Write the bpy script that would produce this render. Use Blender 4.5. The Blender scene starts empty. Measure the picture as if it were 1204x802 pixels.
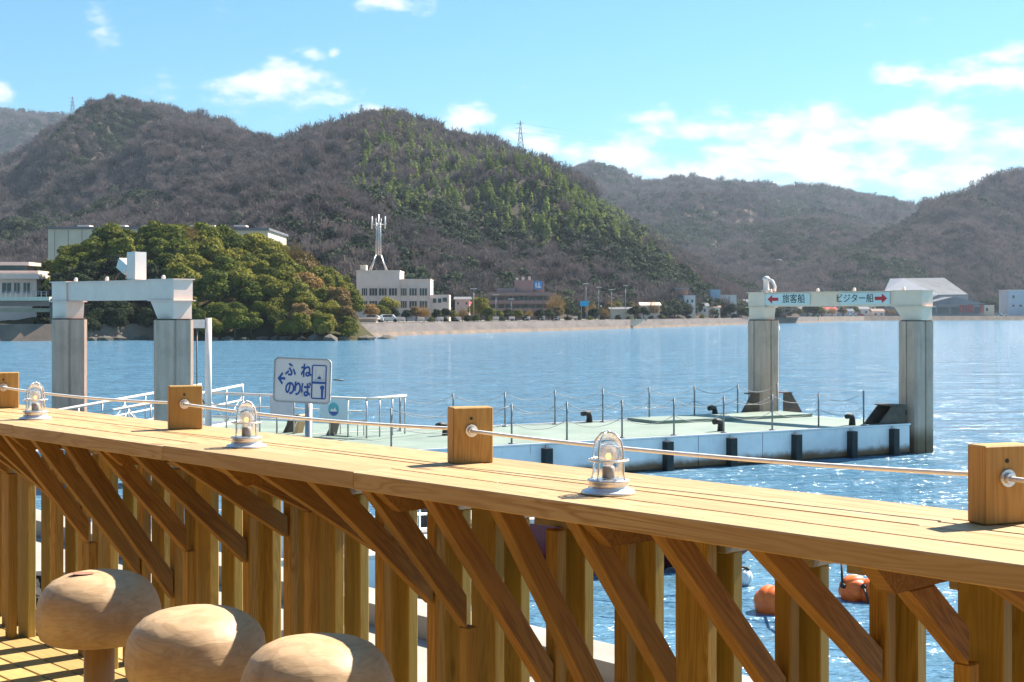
import bpy, bmesh, math, random
from math import radians, sin, cos, tan, atan2, sqrt, pi, floor
from mathutils import Vector, Matrix, noise as mn
random.seed(7)
scene = bpy.context.scene
COL = scene.collection

# ------------------------------------------------------------------ camera, sky, sun, exposure
FPX, HY, CXP, CAMZ = 1672.0, 368.0, 602.0, 4.0
cam_d = bpy.data.cameras.new('camera'); cam = bpy.data.objects.new('camera', cam_d); COL.objects.link(cam)
cam.location = (0, 0, CAMZ); cam.rotation_euler = (radians(90), 0, 0)
cam_d.sensor_width = 36.0; cam_d.lens = FPX / 1204.0 * 36.0
cam_d.shift_y = -(401.0 - HY) / 1204.0
cam_d.clip_start = 0.05; cam_d.clip_end = 12000
scene.camera = cam

SUN_AZ, SUN_EL = radians(51), radians(47)
world = bpy.data.worlds.new('World'); scene.world = world; world.use_nodes = True

sun_d = bpy.data.lights.new('sun', 'SUN'); sun_d.energy = 5.0; sun_d.angle = radians(0.53); sun_d.color = (1.0, 0.93, 0.82)
sun = bpy.data.objects.new('sun', sun_d); COL.objects.link(sun)
sun_dir = Vector((sin(SUN_AZ) * cos(SUN_EL), cos(SUN_AZ) * cos(SUN_EL), sin(SUN_EL)))
sun.rotation_euler = sun_dir.to_track_quat('Z', 'Y').to_euler()
scene.view_settings.view_transform = 'Standard'; scene.view_settings.look = 'None'
scene.view_settings.exposure = 1.38; scene.view_settings.gamma = 1.0
scene.cycles.max_bounces = 6; scene.cycles.diffuse_bounces = 2; scene.cycles.glossy_bounces = 2
scene.cycles.transmission_bounces = 6; scene.cycles.transparent_max_bounces = 8
scene.cycles.caustics_reflective = False; scene.cycles.caustics_refractive = False
scene.cycles.sample_clamp_indirect = 6.0


class NT:
    def __init__(s, tree): s.t = tree; s.n = tree.nodes; s.l = tree.links
    def add(s, kind, **kw):
        n = s.n.new(kind)
        for k, v in kw.items(): setattr(n, k, v)
        return n
    def put(s, sock, v):
        if isinstance(v, bpy.types.NodeSocket): s.l.new(v, sock)
        else: sock.default_value = v
    def math(s, op, a, b=None, clamp=False):
        n = s.add('ShaderNodeMath', operation=op, use_clamp=clamp); s.put(n.inputs[0], a)
        if b is not None: s.put(n.inputs[1], b)
        return n.outputs[0]
    def mix(s, f, a, b, mode='MIX'):
        n = s.add('ShaderNodeMix', data_type='RGBA', blend_type=mode)
        s.put(n.inputs[0], f); s.put(n.inputs[6], a); s.put(n.inputs[7], b); return n.outputs[2]
    def noise(s, vec, scale, detail=4, rough=0.55, dist=0.0):
        n = s.add('ShaderNodeTexNoise'); s.put(n.inputs['Vector'], vec); n.inputs['Scale'].default_value = scale
        n.inputs['Detail'].default_value = detail; n.inputs['Roughness'].default_value = rough
        n.inputs['Distortion'].default_value = dist; return n.outputs['Fac']
    def ramp(s, f, stops):
        n = s.add('ShaderNodeValToRGB'); e = n.color_ramp.elements
        while len(e) < len(stops): e.new(0.5)
        for el, (p, c) in zip(e, stops):
            el.position = p; el.color = c if len(c) == 4 else (*c, 1)
        s.put(n.inputs[0], f); return n.outputs[0]
    def rng(s, v, a, b, c=0.0, d=1.0, smooth=False):
        n = s.add('ShaderNodeMapRange'); n.interpolation_type = 'SMOOTHSTEP' if smooth else 'LINEAR'
        s.put(n.inputs[0], v); n.inputs[1].default_value = a; n.inputs[2].default_value = b
        n.inputs[3].default_value = c; n.inputs[4].default_value = d; return n.outputs[0]


def build_world():
    t = NT(world.node_tree); t.n.clear()
    out = t.add('ShaderNodeOutputWorld'); bg = t.add('ShaderNodeBackground'); t.l.new(bg.outputs[0], out.inputs[0])
    sky = t.add('ShaderNodeTexSky'); sky.sky_type = 'NISHITA'; sky.sun_disc = False
    sky.sun_elevation = SUN_EL; sky.sun_rotation = SUN_AZ; sky.air_density = 1.0; sky.dust_density = 0.6; sky.ozone_density = 1.5
    bg.inputs[1].default_value = 0.057
    tinted = t.mix(1.0, sky.outputs[0], (0.49, 0.95, 1.12, 1), 'MULTIPLY')
    geo = t.add('ShaderNodeTexCoord'); sep = t.add('ShaderNodeSeparateXYZ'); t.l.new(geo.outputs['Generated'], sep.inputs[0])
    az = t.math('ARCTAN2', sep.outputs[0], sep.outputs[1]); el = t.math('ARCSINE', sep.outputs[2])
    comb = t.add('ShaderNodeCombineXYZ'); t.put(comb.inputs[0], az); t.put(comb.inputs[1], t.math('MULTIPLY', el, 1.9))
    n1 = t.noise(comb.outputs[0], 26, 5, 0.58)
    dirs = t.add('ShaderNodeCombineXYZ'); t.put(dirs.inputs[0], az); t.put(dirs.inputs[1], el)
    # drifting cumulus: (azimuth px, height px, half width, half height, weight)
    blobs = [(312, 108, 95, 24, 1), (352, 104, 44, 26, 1), (365, 64, 20, 11, .95), (393, 64, 10, 6, .8), (120, 48, 24, 20, .62),
             (462, 5, 46, 12, 1), (48, 1, 26, 7, .9), (440, 134, 40, 11, .9), (538, 142, 34, 26, .9), (622, 168, 40, 20, .8),
             (-4, 124, 16, 16, .9), (768, 140, 36, 9, .9), (725, 182, 66, 30, .95), (900, 152, 150, 24, .95), (1060, 165, 190, 34, .98),
             (1060, 96, 34, 15, .9), (1150, 108, 90, 22, .95), (1188, 82, 40, 14, .95), (930, 200, 250, 34, .92), (1120, 215, 130, 34, .85),
             (-330, 60, 160, 40, .9), (-700, 20, 130, 34, .9), (1560, 90, 200, 40, .95), (1500, 190, 300, 40, .9), (1900, 30, 150, 50, .9)]
    m = None
    for (x, y, rx, ry, w) in blobs:
        a0 = math.atan((x - CXP) / FPX); e0 = math.atan((HY - y) / FPX)
        q = t.add('ShaderNodeVectorMath', operation='MULTIPLY_ADD'); t.l.new(dirs.outputs[0], q.inputs[0])
        q.inputs[1].default_value = (FPX / rx, FPX / ry, 0); q.inputs[2].default_value = (-a0 * FPX / rx, -e0 * FPX / ry, 0)
        ln = t.add('ShaderNodeVectorMath', operation='LENGTH'); t.l.new(q.outputs[0], ln.inputs[0])
        ma = t.add('ShaderNodeMath', operation='MULTIPLY_ADD'); t.l.new(ln.outputs['Value'], ma.inputs[0]); ma.inputs[1].default_value = -w; ma.inputs[2].default_value = w; v = ma.outputs[0]
        m = v if m is None else t.math('MAXIMUM', m, v)
    m = t.math('MAXIMUM', m, -0.6)
    dens = t.math('ADD', t.math('MULTIPLY', m, 0.75), t.math('MULTIPLY', t.math('SUBTRACT', n1, 0.47), 2.6))
    f = t.rng(dens, -0.03, 0.68, 0, 0.96, True)
    high = t.rng(t.noise(comb.outputs[0], 3.2, 3, 0.6), 0.56, 0.74, 0, 0.8, True)     # scattered cloud over the rest of the dome
    high = t.math('MULTIPLY', high, t.rng(el, 0.3, 0.5, 0, 1))
    f = t.math('MAXIMUM', f, high)
    ccol = t.mix(t.rng(dens, 0.1, 1.0), (6.0, 7.0, 7.6, 1), (8.0, 8.1, 8.1, 1))
    col = t.mix(f, tinted, ccol)
    t.l.new(col, bg.inputs[0])
build_world()
world.cycles.sampling_method = 'NONE'


# ------------------------------------------------------------------ placing and building helpers
def at(px, py, d): return Vector(((px - CXP) / FPX * d, d, CAMZ - (py - HY) / FPX * d))
def on(px, py, z):
    d = FPX * (CAMZ - z) / (py - HY); return Vector(((px - CXP) / FPX * d, d, z))

def tag(o, label=None, cat=None, group=None, kind=None):
    if label: o['label'] = label
    if cat: o['category'] = cat
    if group: o['group'] = group
    if kind: o['kind'] = kind
    return o

def link(name, me, mat=None, parent=None, loc=None, rot=None):
    if mat is not None and not me.materials: me.materials.append(mat)
    o = bpy.data.objects.new(name, me); COL.objects.link(o)
    if parent is not None: o.parent = parent
    if loc is not None: o.location = loc
    if rot is not None: o.rotation_euler = rot
    return o

def empty(name, loc=(0, 0, 0), rz=0.0, parent=None):
    o = bpy.data.objects.new(name, None); COL.objects.link(o); o.location = loc; o.rotation_euler = (0, 0, rz)
    o.empty_display_size = 0.2
    if parent: o.parent = parent
    return o

class MB:
    """collects simple shapes into one mesh"""
    def __init__(s): s.v = []; s.f = []; s.sm = []
    def raw(s, vs, fs, smooth=False):
        b = len(s.v); s.v += [tuple(v) for v in vs]; s.f += [tuple(b + i for i in f) for f in fs]; s.sm += [smooth] * len(fs); return s
    def box(s, x0, x1, y0, y1, z0, z1, M=None):
        vs = [Vector((x, y, z)) for z in (z0, z1) for y in (y0, y1) for x in (x0, x1)]
        if M is not None: vs = [M @ v for v in vs]
        return s.raw(vs, [(0, 2, 3, 1), (4, 5, 7, 6), (0, 1, 5, 4), (2, 6, 7, 3), (0, 4, 6, 2), (1, 3, 7, 5)])
    def prism(s, poly, a0, a1, axis='y', M=None):
        """poly in the two other axes, extruded from a0 to a1"""
        def mk(p, a):
            v = {'y': (p[0], a, p[1]), 'x': (a, p[0], p[1]), 'z': (p[0], p[1], a)}[axis]
            v = Vector(v); return M @ v if M is not None else v
        n = len(poly)
        vs = [mk(p, a0) for p in poly] + [mk(p, a1) for p in poly]
        fs = [tuple(range(n)), tuple(range(2 * n - 1, n - 1, -1))] + [(i, n + i, n + (i + 1) % n, (i + 1) % n) for i in range(n)]
        return s.raw(vs, fs)
    def tube(s, pts, r, n=8, r2=None, cap=True, smooth=True):
        pts = [Vector(p) for p in pts]; rings = []; prev = None
        for i, p in enumerate(pts):
            t = (pts[min(i + 1, len(pts) - 1)] - pts[max(i - 1, 0)])
            t = t.normalized() if t.length > 1e-9 else Vector((0, 0, 1))
            if prev is None:
                a = Vector((0, 0, 1)) if abs(t.z) < 0.9 else Vector((1, 0, 0)); u = t.cross(a).normalized()
            else: u = (prev - t * prev.dot(t)).normalized()
            prev = u; w = t.cross(u)
            rr = r if r2 is None else r + (r2 - r) * i / max(1, len(pts) - 1)
            if isinstance(r, (list, tuple)): rr = r[i]
            rings.append([p + (u * cos(2 * pi * k / n) + w * sin(2 * pi * k / n)) * rr for k in range(n)])
        vs = [v for R in rings for v in R]; fs = []
        for i in range(len(rings) - 1):
            for k in range(n): fs.append((i * n + k, i * n + (k + 1) % n, (i + 1) * n + (k + 1) % n, (i + 1) * n + k))
        s.raw(vs, fs, smooth)
        if cap:
            b = len(s.v) - len(vs); s.f.append(tuple(b + k for k in range(n))[::-1]); s.sm.append(False)
            e = b + (len(rings) - 1) * n; s.f.append(tuple(e + k for k in range(n))); s.sm.append(False)
        return s
    def lathe(s, prof, c=(0, 0, 0), n=24, wob=None):
        c = Vector(c); vs = []; fs = []
        for (r, z) in prof:
            for k in range(n):
                a = 2 * pi * k / n; q = r * (wob(a, z) if wob else 1); vs.append(c + Vector((q * cos(a), q * sin(a), z)))
        for i in range(len(prof) - 1):
            for k in range(n): fs.append((i * n + k, i * n + (k + 1) % n, (i + 1) * n + (k + 1) % n, (i + 1) * n + k))
        return s.raw(vs, fs, True)
    def mesh(s, name, mat=None):
        me = bpy.data.meshes.new(name); me.from_pydata(s.v, [], s.f)
        me.polygons.foreach_set('use_smooth', s.sm); me.update()
        bm = bmesh.new(); bm.from_mesh(me); bmesh.ops.recalc_face_normals(bm, faces=bm.faces); bm.to_mesh(me); bm.free()
        if mat is not None: me.materials.append(mat)
        return me
    def build(s, name, mat, parent=None, loc=None, rot=None): return link(name, s.mesh(name, mat), None, parent, loc, rot)

_bb = {}
def bevel_box(L, W, T, bev=0.003):
    """a length of sawn timber: long axis X, eased edges"""
    k = (round(L, 4), round(W, 4), round(T, 4), bev)
    if k not in _bb:
        bm = bmesh.new(); bmesh.ops.create_cube(bm, size=1)
        for v in bm.verts: v.co = Vector((v.co.x * L, v.co.y * W, v.co.z * T))
        bmesh.ops.bevel(bm, geom=list(bm.edges), offset=bev, segments=1, affect='EDGES')
        me = bpy.data.meshes.new('timber'); bm.to_mesh(me); bm.free(); _bb[k] = me
    return _bb[k]

def timber(name, L, W, T, mat, parent, loc, rot=(0, 0, 0), bev=0.003):
    me = bevel_box(L, W, T, bev)
    if me.materials and me.materials[0] != mat: me = me.copy(); me.materials.clear()
    return link(name, me, mat, parent, loc, rot)


# ------------------------------------------------------------------ materials
def new_mat(name):
    m = bpy.data.materials.new(name); m.use_nodes = True; t = NT(m.node_tree); t.n.clear()
    out = t.add('ShaderNodeOutputMaterial'); b = t.add('ShaderNodeBsdfPrincipled'); t.l.new(b.outputs[0], out.inputs[0]); return m, t, b, out

def plain(name, c, rough=0.6, c2=None, scale=3.0, bump=0.0, metal=0.0, stretch=(1, 1, 1), spec=0.5, obj=True, rnd=0.0):
    m, t, b, out = new_mat(name); b.inputs['Roughness'].default_value = rough; b.inputs['Metallic'].default_value = metal
    b.inputs['Specular IOR Level'].default_value = spec
    tc = t.add('ShaderNodeTexCoord'); mp = t.add('ShaderNodeMapping'); mp.inputs['Scale'].default_value = stretch
    t.l.new(tc.outputs['Object'], mp.inputs[0])
    if c2 is None: c2 = tuple(x * 0.78 for x in c)
    n = t.noise(mp.outputs[0], scale, 5, 0.6)
    col = t.mix(t.rng(n, 0.35, 0.68), (*c, 1), (*c2, 1))
    if rnd:
        oi = t.add('ShaderNodeObjectInfo'); col = t.mix(1.0, col, t.ramp(oi.outputs['Random'], [(0, (1 - rnd,) * 3), (1, (1 + rnd,) * 3)]), 'MULTIPLY')
    t.l.new(col, b.inputs['Base Color'])
    if bump:
        bp = t.add('ShaderNodeBump'); bp.inputs['Strength'].default_value = bump; bp.inputs['Distance'].default_value = 0.02
        t.put(bp.inputs['Height'], t.noise(mp.outputs[0], scale * 6, 4)); t.l.new(bp.outputs[0], b.inputs['Normal'])
    return m

def wood(name, light, dark, tint, rough=0.62, knots=True, contrast=1.0):
    """sawn softwood, grain along local X, each piece with its own figure and tone"""
    m, t, b, out = new_mat(name); b.inputs['Roughness'].default_value = rough; b.inputs['Specular IOR Level'].default_value = 0.3
    tc = t.add('ShaderNodeTexCoord'); oi = t.add('ShaderNodeObjectInfo')
    off = t.add('ShaderNodeVectorMath', operation='SCALE'); off.inputs[0].default_value = (37.1, 11.3, 23.7); t.put(off.inputs['Scale'], oi.outputs['Random'])
    ad = t.add('ShaderNodeVectorMath', operation='ADD'); t.l.new(tc.outputs['Object'], ad.inputs[0]); t.l.new(off.outputs[0], ad.inputs[1])
    mp = t.add('ShaderNodeMapping'); mp.inputs['Scale'].default_value = (0.7, 9, 9); t.l.new(ad.outputs[0], mp.inputs[0])
    fig = t.noise(mp.outputs[0], 2.2, 3, 0.5, 0.6)
    rings = t.math('FRACT', t.math('MULTIPLY', fig, 9.0))
    rings = t.rng(t.math('ABSOLUTE', t.math('SUBTRACT', rings, 0.5)), 0.08, 0.5, 0, 1, True)
    mp2 = t.add('ShaderNodeMapping'); mp2.inputs['Scale'].default_value = (2.5, 110, 110); t.l.new(ad.outputs[0], mp2.inputs[0])
    fib = t.noise(mp2.outputs[0], 2.0, 3, 0.6)
    g = t.math('ADD', t.math('MULTIPLY', rings, 0.45 * contrast), t.math('MULTIPLY', fib, 0.6 * contrast))
    col = t.mix(t.rng(g, 0.2, 0.95), (*light, 1), (*dark, 1))
    big = t.noise(ad.outputs[0], 1.3, 3, 0.5)
    col = t.mix(t.rng(big, 0.42, 0.68, 0, 0.7), col, (*tint, 1))
    tone = t.ramp(oi.outputs['Random'], [(0, (0.82, 0.80, 0.76)), (0.5, (1, 1, 1)), (1, (1.12, 1.08, 1.0))])
    col = t.mix(1.0, col, tone, 'MULTIPLY')
    if knots:
        mk = t.add('ShaderNodeMapping'); mk.inputs['Scale'].default_value = (2.2, 6, 6); t.l.new(ad.outputs[0], mk.inputs[0])
        vo = t.add('ShaderNodeTexVoronoi'); vo.inputs['Scale'].default_value = 1.0; t.l.new(mk.outputs[0], vo.inputs['Vector'])
        k = t.rng(vo.outputs['Distance'], 0.05, 0.13, 1, 0, True)
        sc_ = t.add('ShaderNodeSeparateColor'); t.l.new(vo.outputs['Color'], sc_.inputs[0]); rare = t.math('GREATER_THAN', sc_.outputs[0], 0.62)
        k = t.math('MULTIPLY', k, rare)
        col = t.mix(t.math('MULTIPLY', k, 0.75), col, (dark[0] * 0.35, dark[1] * 0.28, dark[2] * 0.25, 1))
    t.l.new(col, b.inputs['Base Color'])
    return m

M = {}
M['top'] = wood('counter timber', (0.60, 0.40, 0.205), (0.38, 0.21, 0.085), (0.46, 0.29, 0.135), contrast=1.15)
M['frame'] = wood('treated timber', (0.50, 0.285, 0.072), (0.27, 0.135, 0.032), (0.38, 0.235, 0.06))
M['brace'] = wood('dark brown timber', (0.34, 0.175, 0.045), (0.17, 0.078, 0.018), (0.25, 0.135, 0.034))  # darker brown tone for braces and arms
M['post'] = wood('green tinged timber', (0.52, 0.335, 0.088), (0.33, 0.19, 0.044), (0.37, 0.27, 0.068))
M['deck'] = wood('deck timber', (0.54, 0.37, 0.145), (0.41, 0.27, 0.095), (0.47, 0.33, 0.125))
M['block'] = wood('block timber', (0.50, 0.285, 0.085), (0.34, 0.18, 0.046), (0.44, 0.26, 0.08), knots=False)
M['cap'] = wood('weathered timber', (0.50, 0.43, 0.34), (0.36, 0.29, 0.22), (0.44, 0.37, 0.29), knots=False)
M['blocker'] = plain('dark blocker surface', (0.07, 0.042, 0.026), 0.7, (0.045, 0.028, 0.02), 3, stretch=(8, 8, .5))  # kept dark so the added off-camera walls return little fill light
M['white'] = plain('white paint', (0.80, 0.73, 0.67), 0.5, (0.66, 0.59, 0.53), 1.2, rnd=0.05)
M['rope'] = plain('white rope', (0.95, 0.93, 0.90), 0.8, (0.88, 0.85, 0.80), 60)
M['steel'] = plain('galvanised steel', (0.45, 0.46, 0.47), 0.4, (0.33, 0.34, 0.35), 9, metal=0.7)
M['chain'] = plain('dull grey chain', (0.28, 0.28, 0.28), 0.6, (0.2, 0.2, 0.2), 9, metal=0.2)
M['chrome'] = plain('bright steel', (0.86, 0.84, 0.82), 0.26, (0.74, 0.72, 0.70), 20, metal=0.55)
M['darkmetal'] = plain('dark steel', (0.07, 0.07, 0.075), 0.5, (0.11, 0.08, 0.06), 8)
M['rubber'] = plain('black rubber', (0.012, 0.012, 0.014), 0.6, (0.03, 0.028, 0.026), 5)
M['blue'] = plain('blue print', (0.01, 0.07, 0.28), 0.5, (0.012, 0.085, 0.32), 6)
M['red'] = plain('red print', (0.62, 0.03, 0.035), 0.5, (0.55, 0.03, 0.035), 6)
M['black'] = plain('black print', (0.03, 0.05, 0.04), 0.5, (0.04, 0.06, 0.05), 6)
M['signface'] = plain('sign face', (0.74, 0.68, 0.64), 0.4, (0.66, 0.62, 0.60), 2)
M['orange'] = plain('orange plastic', (0.90, 0.17, 0.015), 0.5, (0.75, 0.11, 0.012), 7)
M['rust'] = plain('rusty brown steel', (0.16, 0.10, 0.065), 0.8, (0.07, 0.055, 0.045), 3, bump=0.3)
M['rock'] = plain('shore rock', (0.17, 0.14, 0.11), 0.9, (0.07, 0.062, 0.05), 0.9, bump=0.5)
M['quay'] = plain('quay concrete', (0.40, 0.36, 0.31), 0.85, (0.28, 0.25, 0.21), 1.4, bump=0.2)
M['gravel'] = plain('dark rubble', (0.05, 0.045, 0.04), 0.95, (0.02, 0.018, 0.016), 9, bump=0.6)

def concrete(name, c, c2, foot):
    m, t, b, out = new_mat(name); b.inputs['Roughness'].default_value = 0.85
    tc = t.add('ShaderNodeTexCoord'); mp = t.add('ShaderNodeMapping'); mp.inputs['Scale'].default_value = (3, 3, 0.35); t.l.new(tc.outputs['Object'], mp.inputs[0])
    n = t.noise(mp.outputs[0], 2.2, 6, 0.65); n2 = t.noise(tc.outputs['Object'], 1.1, 4, 0.6)
    col = t.mix(t.rng(n, 0.35, 0.7), (*c, 1), (*c2, 1)); col = t.mix(t.rng(n2, 0.5, 0.72, 0, 0.45), col, (c2[0] * .6, c2[1] * .58, c2[2] * .55, 1))
    sp = t.add('ShaderNodeSeparateXYZ'); t.l.new(tc.outputs['Object'], sp.inputs[0])
    w = t.rng(t.math('ADD', sp.outputs[2], t.math('MULTIPLY', n2, 0.5)), 0.55, 1.1, 1, 0, True)
    col = t.mix(w, col, (*foot, 1)); t.l.new(col, b.inputs['Base Color'])
    bp = t.add('ShaderNodeBump'); bp.inputs['Strength'].default_value = 0.4; bp.inputs['Distance'].default_value = 0.03
    t.put(bp.inputs['Height'], n); t.l.new(bp.outputs[0], b.inputs['Normal']); return m
M['pile'] = concrete('pile concrete', (0.68, 0.445, 0.33), (0.50, 0.325, 0.235), (0.18, 0.10, 0.05))

def painted_hull(name, c, zlow, zhigh):
    """white plate with rust along the waterline and a few streaks"""
    m, t, b, out = new_mat(name); b.inputs['Roughness'].default_value = 0.45
    tc = t.add('ShaderNodeTexCoord'); sp = t.add('ShaderNodeSeparateXYZ'); t.l.new(tc.outputs['Object'], sp.inputs[0])
    n = t.noise(tc.outputs['Object'], 2.5, 6, 0.65); mp = t.add('ShaderNodeMapping'); mp.inputs['Scale'].default_value = (5, 5, 0.3); t.l.new(tc.outputs['Object'], mp.inputs[0])
    st = t.noise(mp.outputs[0], 1.6, 4, 0.6)
    low = t.rng(t.math('SUBTRACT', sp.outputs[2], t.math('MULTIPLY', t.math('SUBTRACT', n, 0.5), 0.22)), zlow, zhigh, 1, 0, True)
    r = t.math('MAXIMUM', low, t.rng(st, 0.63, 0.76, 0, 0.7, True))
    col = t.mix(t.rng(n, 0.4, 0.75, 0, 1), (*c, 1), (c[0] * .88, c[1] * .88, c[2] * .9, 1))
    col = t.mix(r, col, (0.22, 0.095, 0.035, 1)); t.l.new(col, b.inputs['Base Color']); return m
M['hull'] = painted_hull('pontoon plate', (0.97, 0.84, 0.80), 0.12, 0.34)
M['beam'] = painted_hull('beam paint', (0.97, 0.66, 0.53), -9, -8)
M['beam2'] = painted_hull('beam paint cream', (0.97, 0.69, 0.51), -9, -8)
M['pdeck'] = plain('pale green deck paint', (0.25, 0.30, 0.245), 0.6, (0.18, 0.225, 0.18), 0.9, bump=0.05)

def glass_mat():
    m, t, b, out = new_mat('clear glass'); t.n.remove(b)
    g = t.add('ShaderNodeBsdfGlass'); g.inputs['IOR'].default_value = 1.12; g.inputs['Roughness'].default_value = 0.02
    tr = t.add('ShaderNodeBsdfTransparent'); mx = t.add('ShaderNodeMixShader'); mx.inputs[0].default_value = 0.5
    t.l.new(tr.outputs[0], mx.inputs[1]); t.l.new(g.outputs[0], mx.inputs[2]); t.l.new(mx.outputs[0], out.inputs[0]); return m
M['glass'] = glass_mat()
def glow_mat():
    m, t, b, out = new_mat('lit bulb'); b.inputs['Base Color'].default_value = (0.9, 0.6, 0.3, 1)
    b.inputs['Emission Color'].default_value = (1.0, 0.50, 0.14, 1); b.inputs['Emission Strength'].default_value = 1.3; return m
M['glow'] = glow_mat()
M['pane'] = plain('window glass', (0.035, 0.045, 0.055), 0.12, (0.06, 0.07, 0.08), 0.4)

def water_mat():
    m, t, b, out = new_mat('sea water')
    b.inputs['Base Color'].default_value = (0.125, 0.265, 0.385, 1); b.inputs['Roughness'].default_value = 0.10; b.inputs['IOR'].default_value = 1.33
    tc = t.add('ShaderNodeTexCoord'); v = tc.outputs['Object']
    mp = t.add('ShaderNodeMapping'); mp.inputs['Rotation'].default_value = (0, 0, 0.35); mp.inputs['Scale'].default_value = (0.7, 1.6, 1); t.l.new(v, mp.inputs[0])
    a = t.noise(mp.outputs[0], 0.6, 2, 0.55, 0.5); c = t.noise(mp.outputs[0], 2.6, 3, 0.6)
    mp2 = t.add('ShaderNodeMapping'); mp2.inputs['Rotation'].default_value = (0, 0, 0.12); mp2.inputs['Scale'].default_value = (0.28, 1.0, 1); t.l.new(v, mp2.inputs[0])
    e = t.noise(mp2.outputs[0], 0.33, 3, 0.62)
    h = t.math('ADD', t.math('MULTIPLY', a, 0.62), t.math('MULTIPLY', c, 0.30)); h = t.math('ADD', h, t.math('MULTIPLY', e, 1.9))
    bp = t.add('ShaderNodeBump'); bp.inputs['Strength'].default_value = 1.0; bp.inputs['Distance'].default_value = 0.85
    t.put(bp.inputs['Height'], h); t.l.new(bp.outputs[0], b.inputs['Normal']); return m
M['water'] = water_mat()

def leaf_mat(name, c1, c2, c3, patch=0.03, rough=0.7, trans=0.25):
    m, t, b, out = new_mat(name); b.inputs['Roughness'].default_value = rough; b.inputs['Specular IOR Level'].default_value = 0.06
    geo = t.add('ShaderNodeNewGeometry'); oi = t.add('ShaderNodeObjectInfo')
    n = t.noise(geo.outputs['Position'], patch, 4, 0.6); n2 = t.noise(geo.outputs['Position'], 0.6, 3, 0.6)
    col = t.mix(t.rng(n, 0.38, 0.64), (*c1, 1), (*c2, 1)); col = t.mix(t.rng(n2, 0.42, 0.72, 0, 0.8), col, (*c3, 1))
    col = t.mix(1.0, col, t.ramp(oi.outputs['Random'], [(0, (.62, .66, .64)), (0.5, (1, 1, 1)), (1, (1.32, 1.22, 1.15))]), 'MULTIPLY')
    t.l.new(col, b.inputs['Base Color'])
    tl = t.add('ShaderNodeBsdfTranslucent'); t.l.new(col, tl.inputs[0]); mx = t.add('ShaderNodeMixShader'); mx.inputs[0].default_value = trans
    t.l.new(b.outputs[0], mx.inputs[1]); t.l.new(tl.outputs[0], mx.inputs[2]); t.l.new(mx.outputs[0], out.inputs[0]); return m
M['bare'] = leaf_mat('bare twigs', (0.165, 0.135, 0.135), (0.115, 0.10, 0.10), (0.20, 0.155, 0.138), 0.012, 0.9, 0.2)
M['evergreen'] = leaf_mat('evergreen leaves', (0.028, 0.046, 0.026), (0.042, 0.060, 0.03), (0.065, 0.075, 0.035), 0.02)
M['bamboo'] = leaf_mat('bamboo leaves', (0.21, 0.26, 0.065), (0.15, 0.20, 0.055), (0.32, 0.34, 0.09), 0.02)
M['knoll'] = leaf_mat('broad leaves', (0.075, 0.105, 0.016), (0.12, 0.14, 0.02), (0.22, 0.21, 0.032), 0.05)
M['knoll2'] = leaf_mat('olive leaves', (0.175, 0.17, 0.024), (0.13, 0.14, 0.022), (0.28, 0.25, 0.045), 0.05)
M['autumn'] = leaf_mat('autumn leaves', (0.28, 0.17, 0.055), (0.22, 0.15, 0.06), (0.32, 0.21, 0.09), 0.05)
M['darkleaf'] = leaf_mat('dark leaves', (0.028, 0.045, 0.022), (0.04, 0.055, 0.025), (0.055, 0.065, 0.028), 0.05)
M['bark'] = plain('bark', (0.10, 0.075, 0.055), 0.9, (0.06, 0.045, 0.035), 3)
M['knollground'] = leaf_mat('knoll undergrowth', (0.035, 0.04, 0.015), (0.05, 0.045, 0.02), (0.07, 0.055, 0.03), 0.2, 0.95, 0.0)
M['hill'] = leaf_mat('hill litter', (0.10, 0.076, 0.07), (0.07, 0.06, 0.052), (0.085, 0.07, 0.05), 0.012, 0.95, 0.0)
M['ground'] = plain('shore ground', (0.20, 0.17, 0.13), 0.9, (0.14, 0.13, 0.09), 0.02)

# ------------------------------------------------------------------ the setting: water, land, hills
tag(MB().raw([(-1750, -200, 0), (1750, -200, 0), (1750, 3650, 0), (-1750, 3650, 0)], [(0, 1, 2, 3)]).build('sea_water', M['water']), kind='structure')

SHORE = [(-160, 402), (100, 401), (415, 397), (520, 393), (650, 389.3), (760, 385.6), (880, 381.6), (960, 379), (1010, 377.3), (1204, 376.6), (1500, 376.6)]
LANDZ = 2.3
def lerp_tab(tab, x):
    if x <= tab[0][0]: return tab[0][1]
    for (a, b), (c, d) in zip(tab, tab[1:]):
        if x <= c: return b + (d - b) * (x - a) / (c - a)
    return tab[-1][1]
def smooth_tab(tab, x, w=6.0): return (lerp_tab(tab, x - w) + 2 * lerp_tab(tab, x) + lerp_tab(tab, x + w)) / 4
def shore_d(px): return FPX * CAMZ / (lerp_tab(SHORE, px) - HY)
def dirx(px): return (px - CXP) / FPX

def build_land():
    v = []; f = []; xs = [p[0] for p in SHORE]
    for x in xs:
        d = shore_d(x) + 3.0
        v.append((dirx(x) * d, d, LANDZ)); v.append((dirx(x) * 3600, 3600, LANDZ))
    for i in range(len(xs) - 1): f.append((2 * i, 2 * i + 2, 2 * i + 3, 2 * i + 1))
    tag(MB().raw(v, f).build('shore_ground', M['ground']), kind='structure')
build_land()

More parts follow.
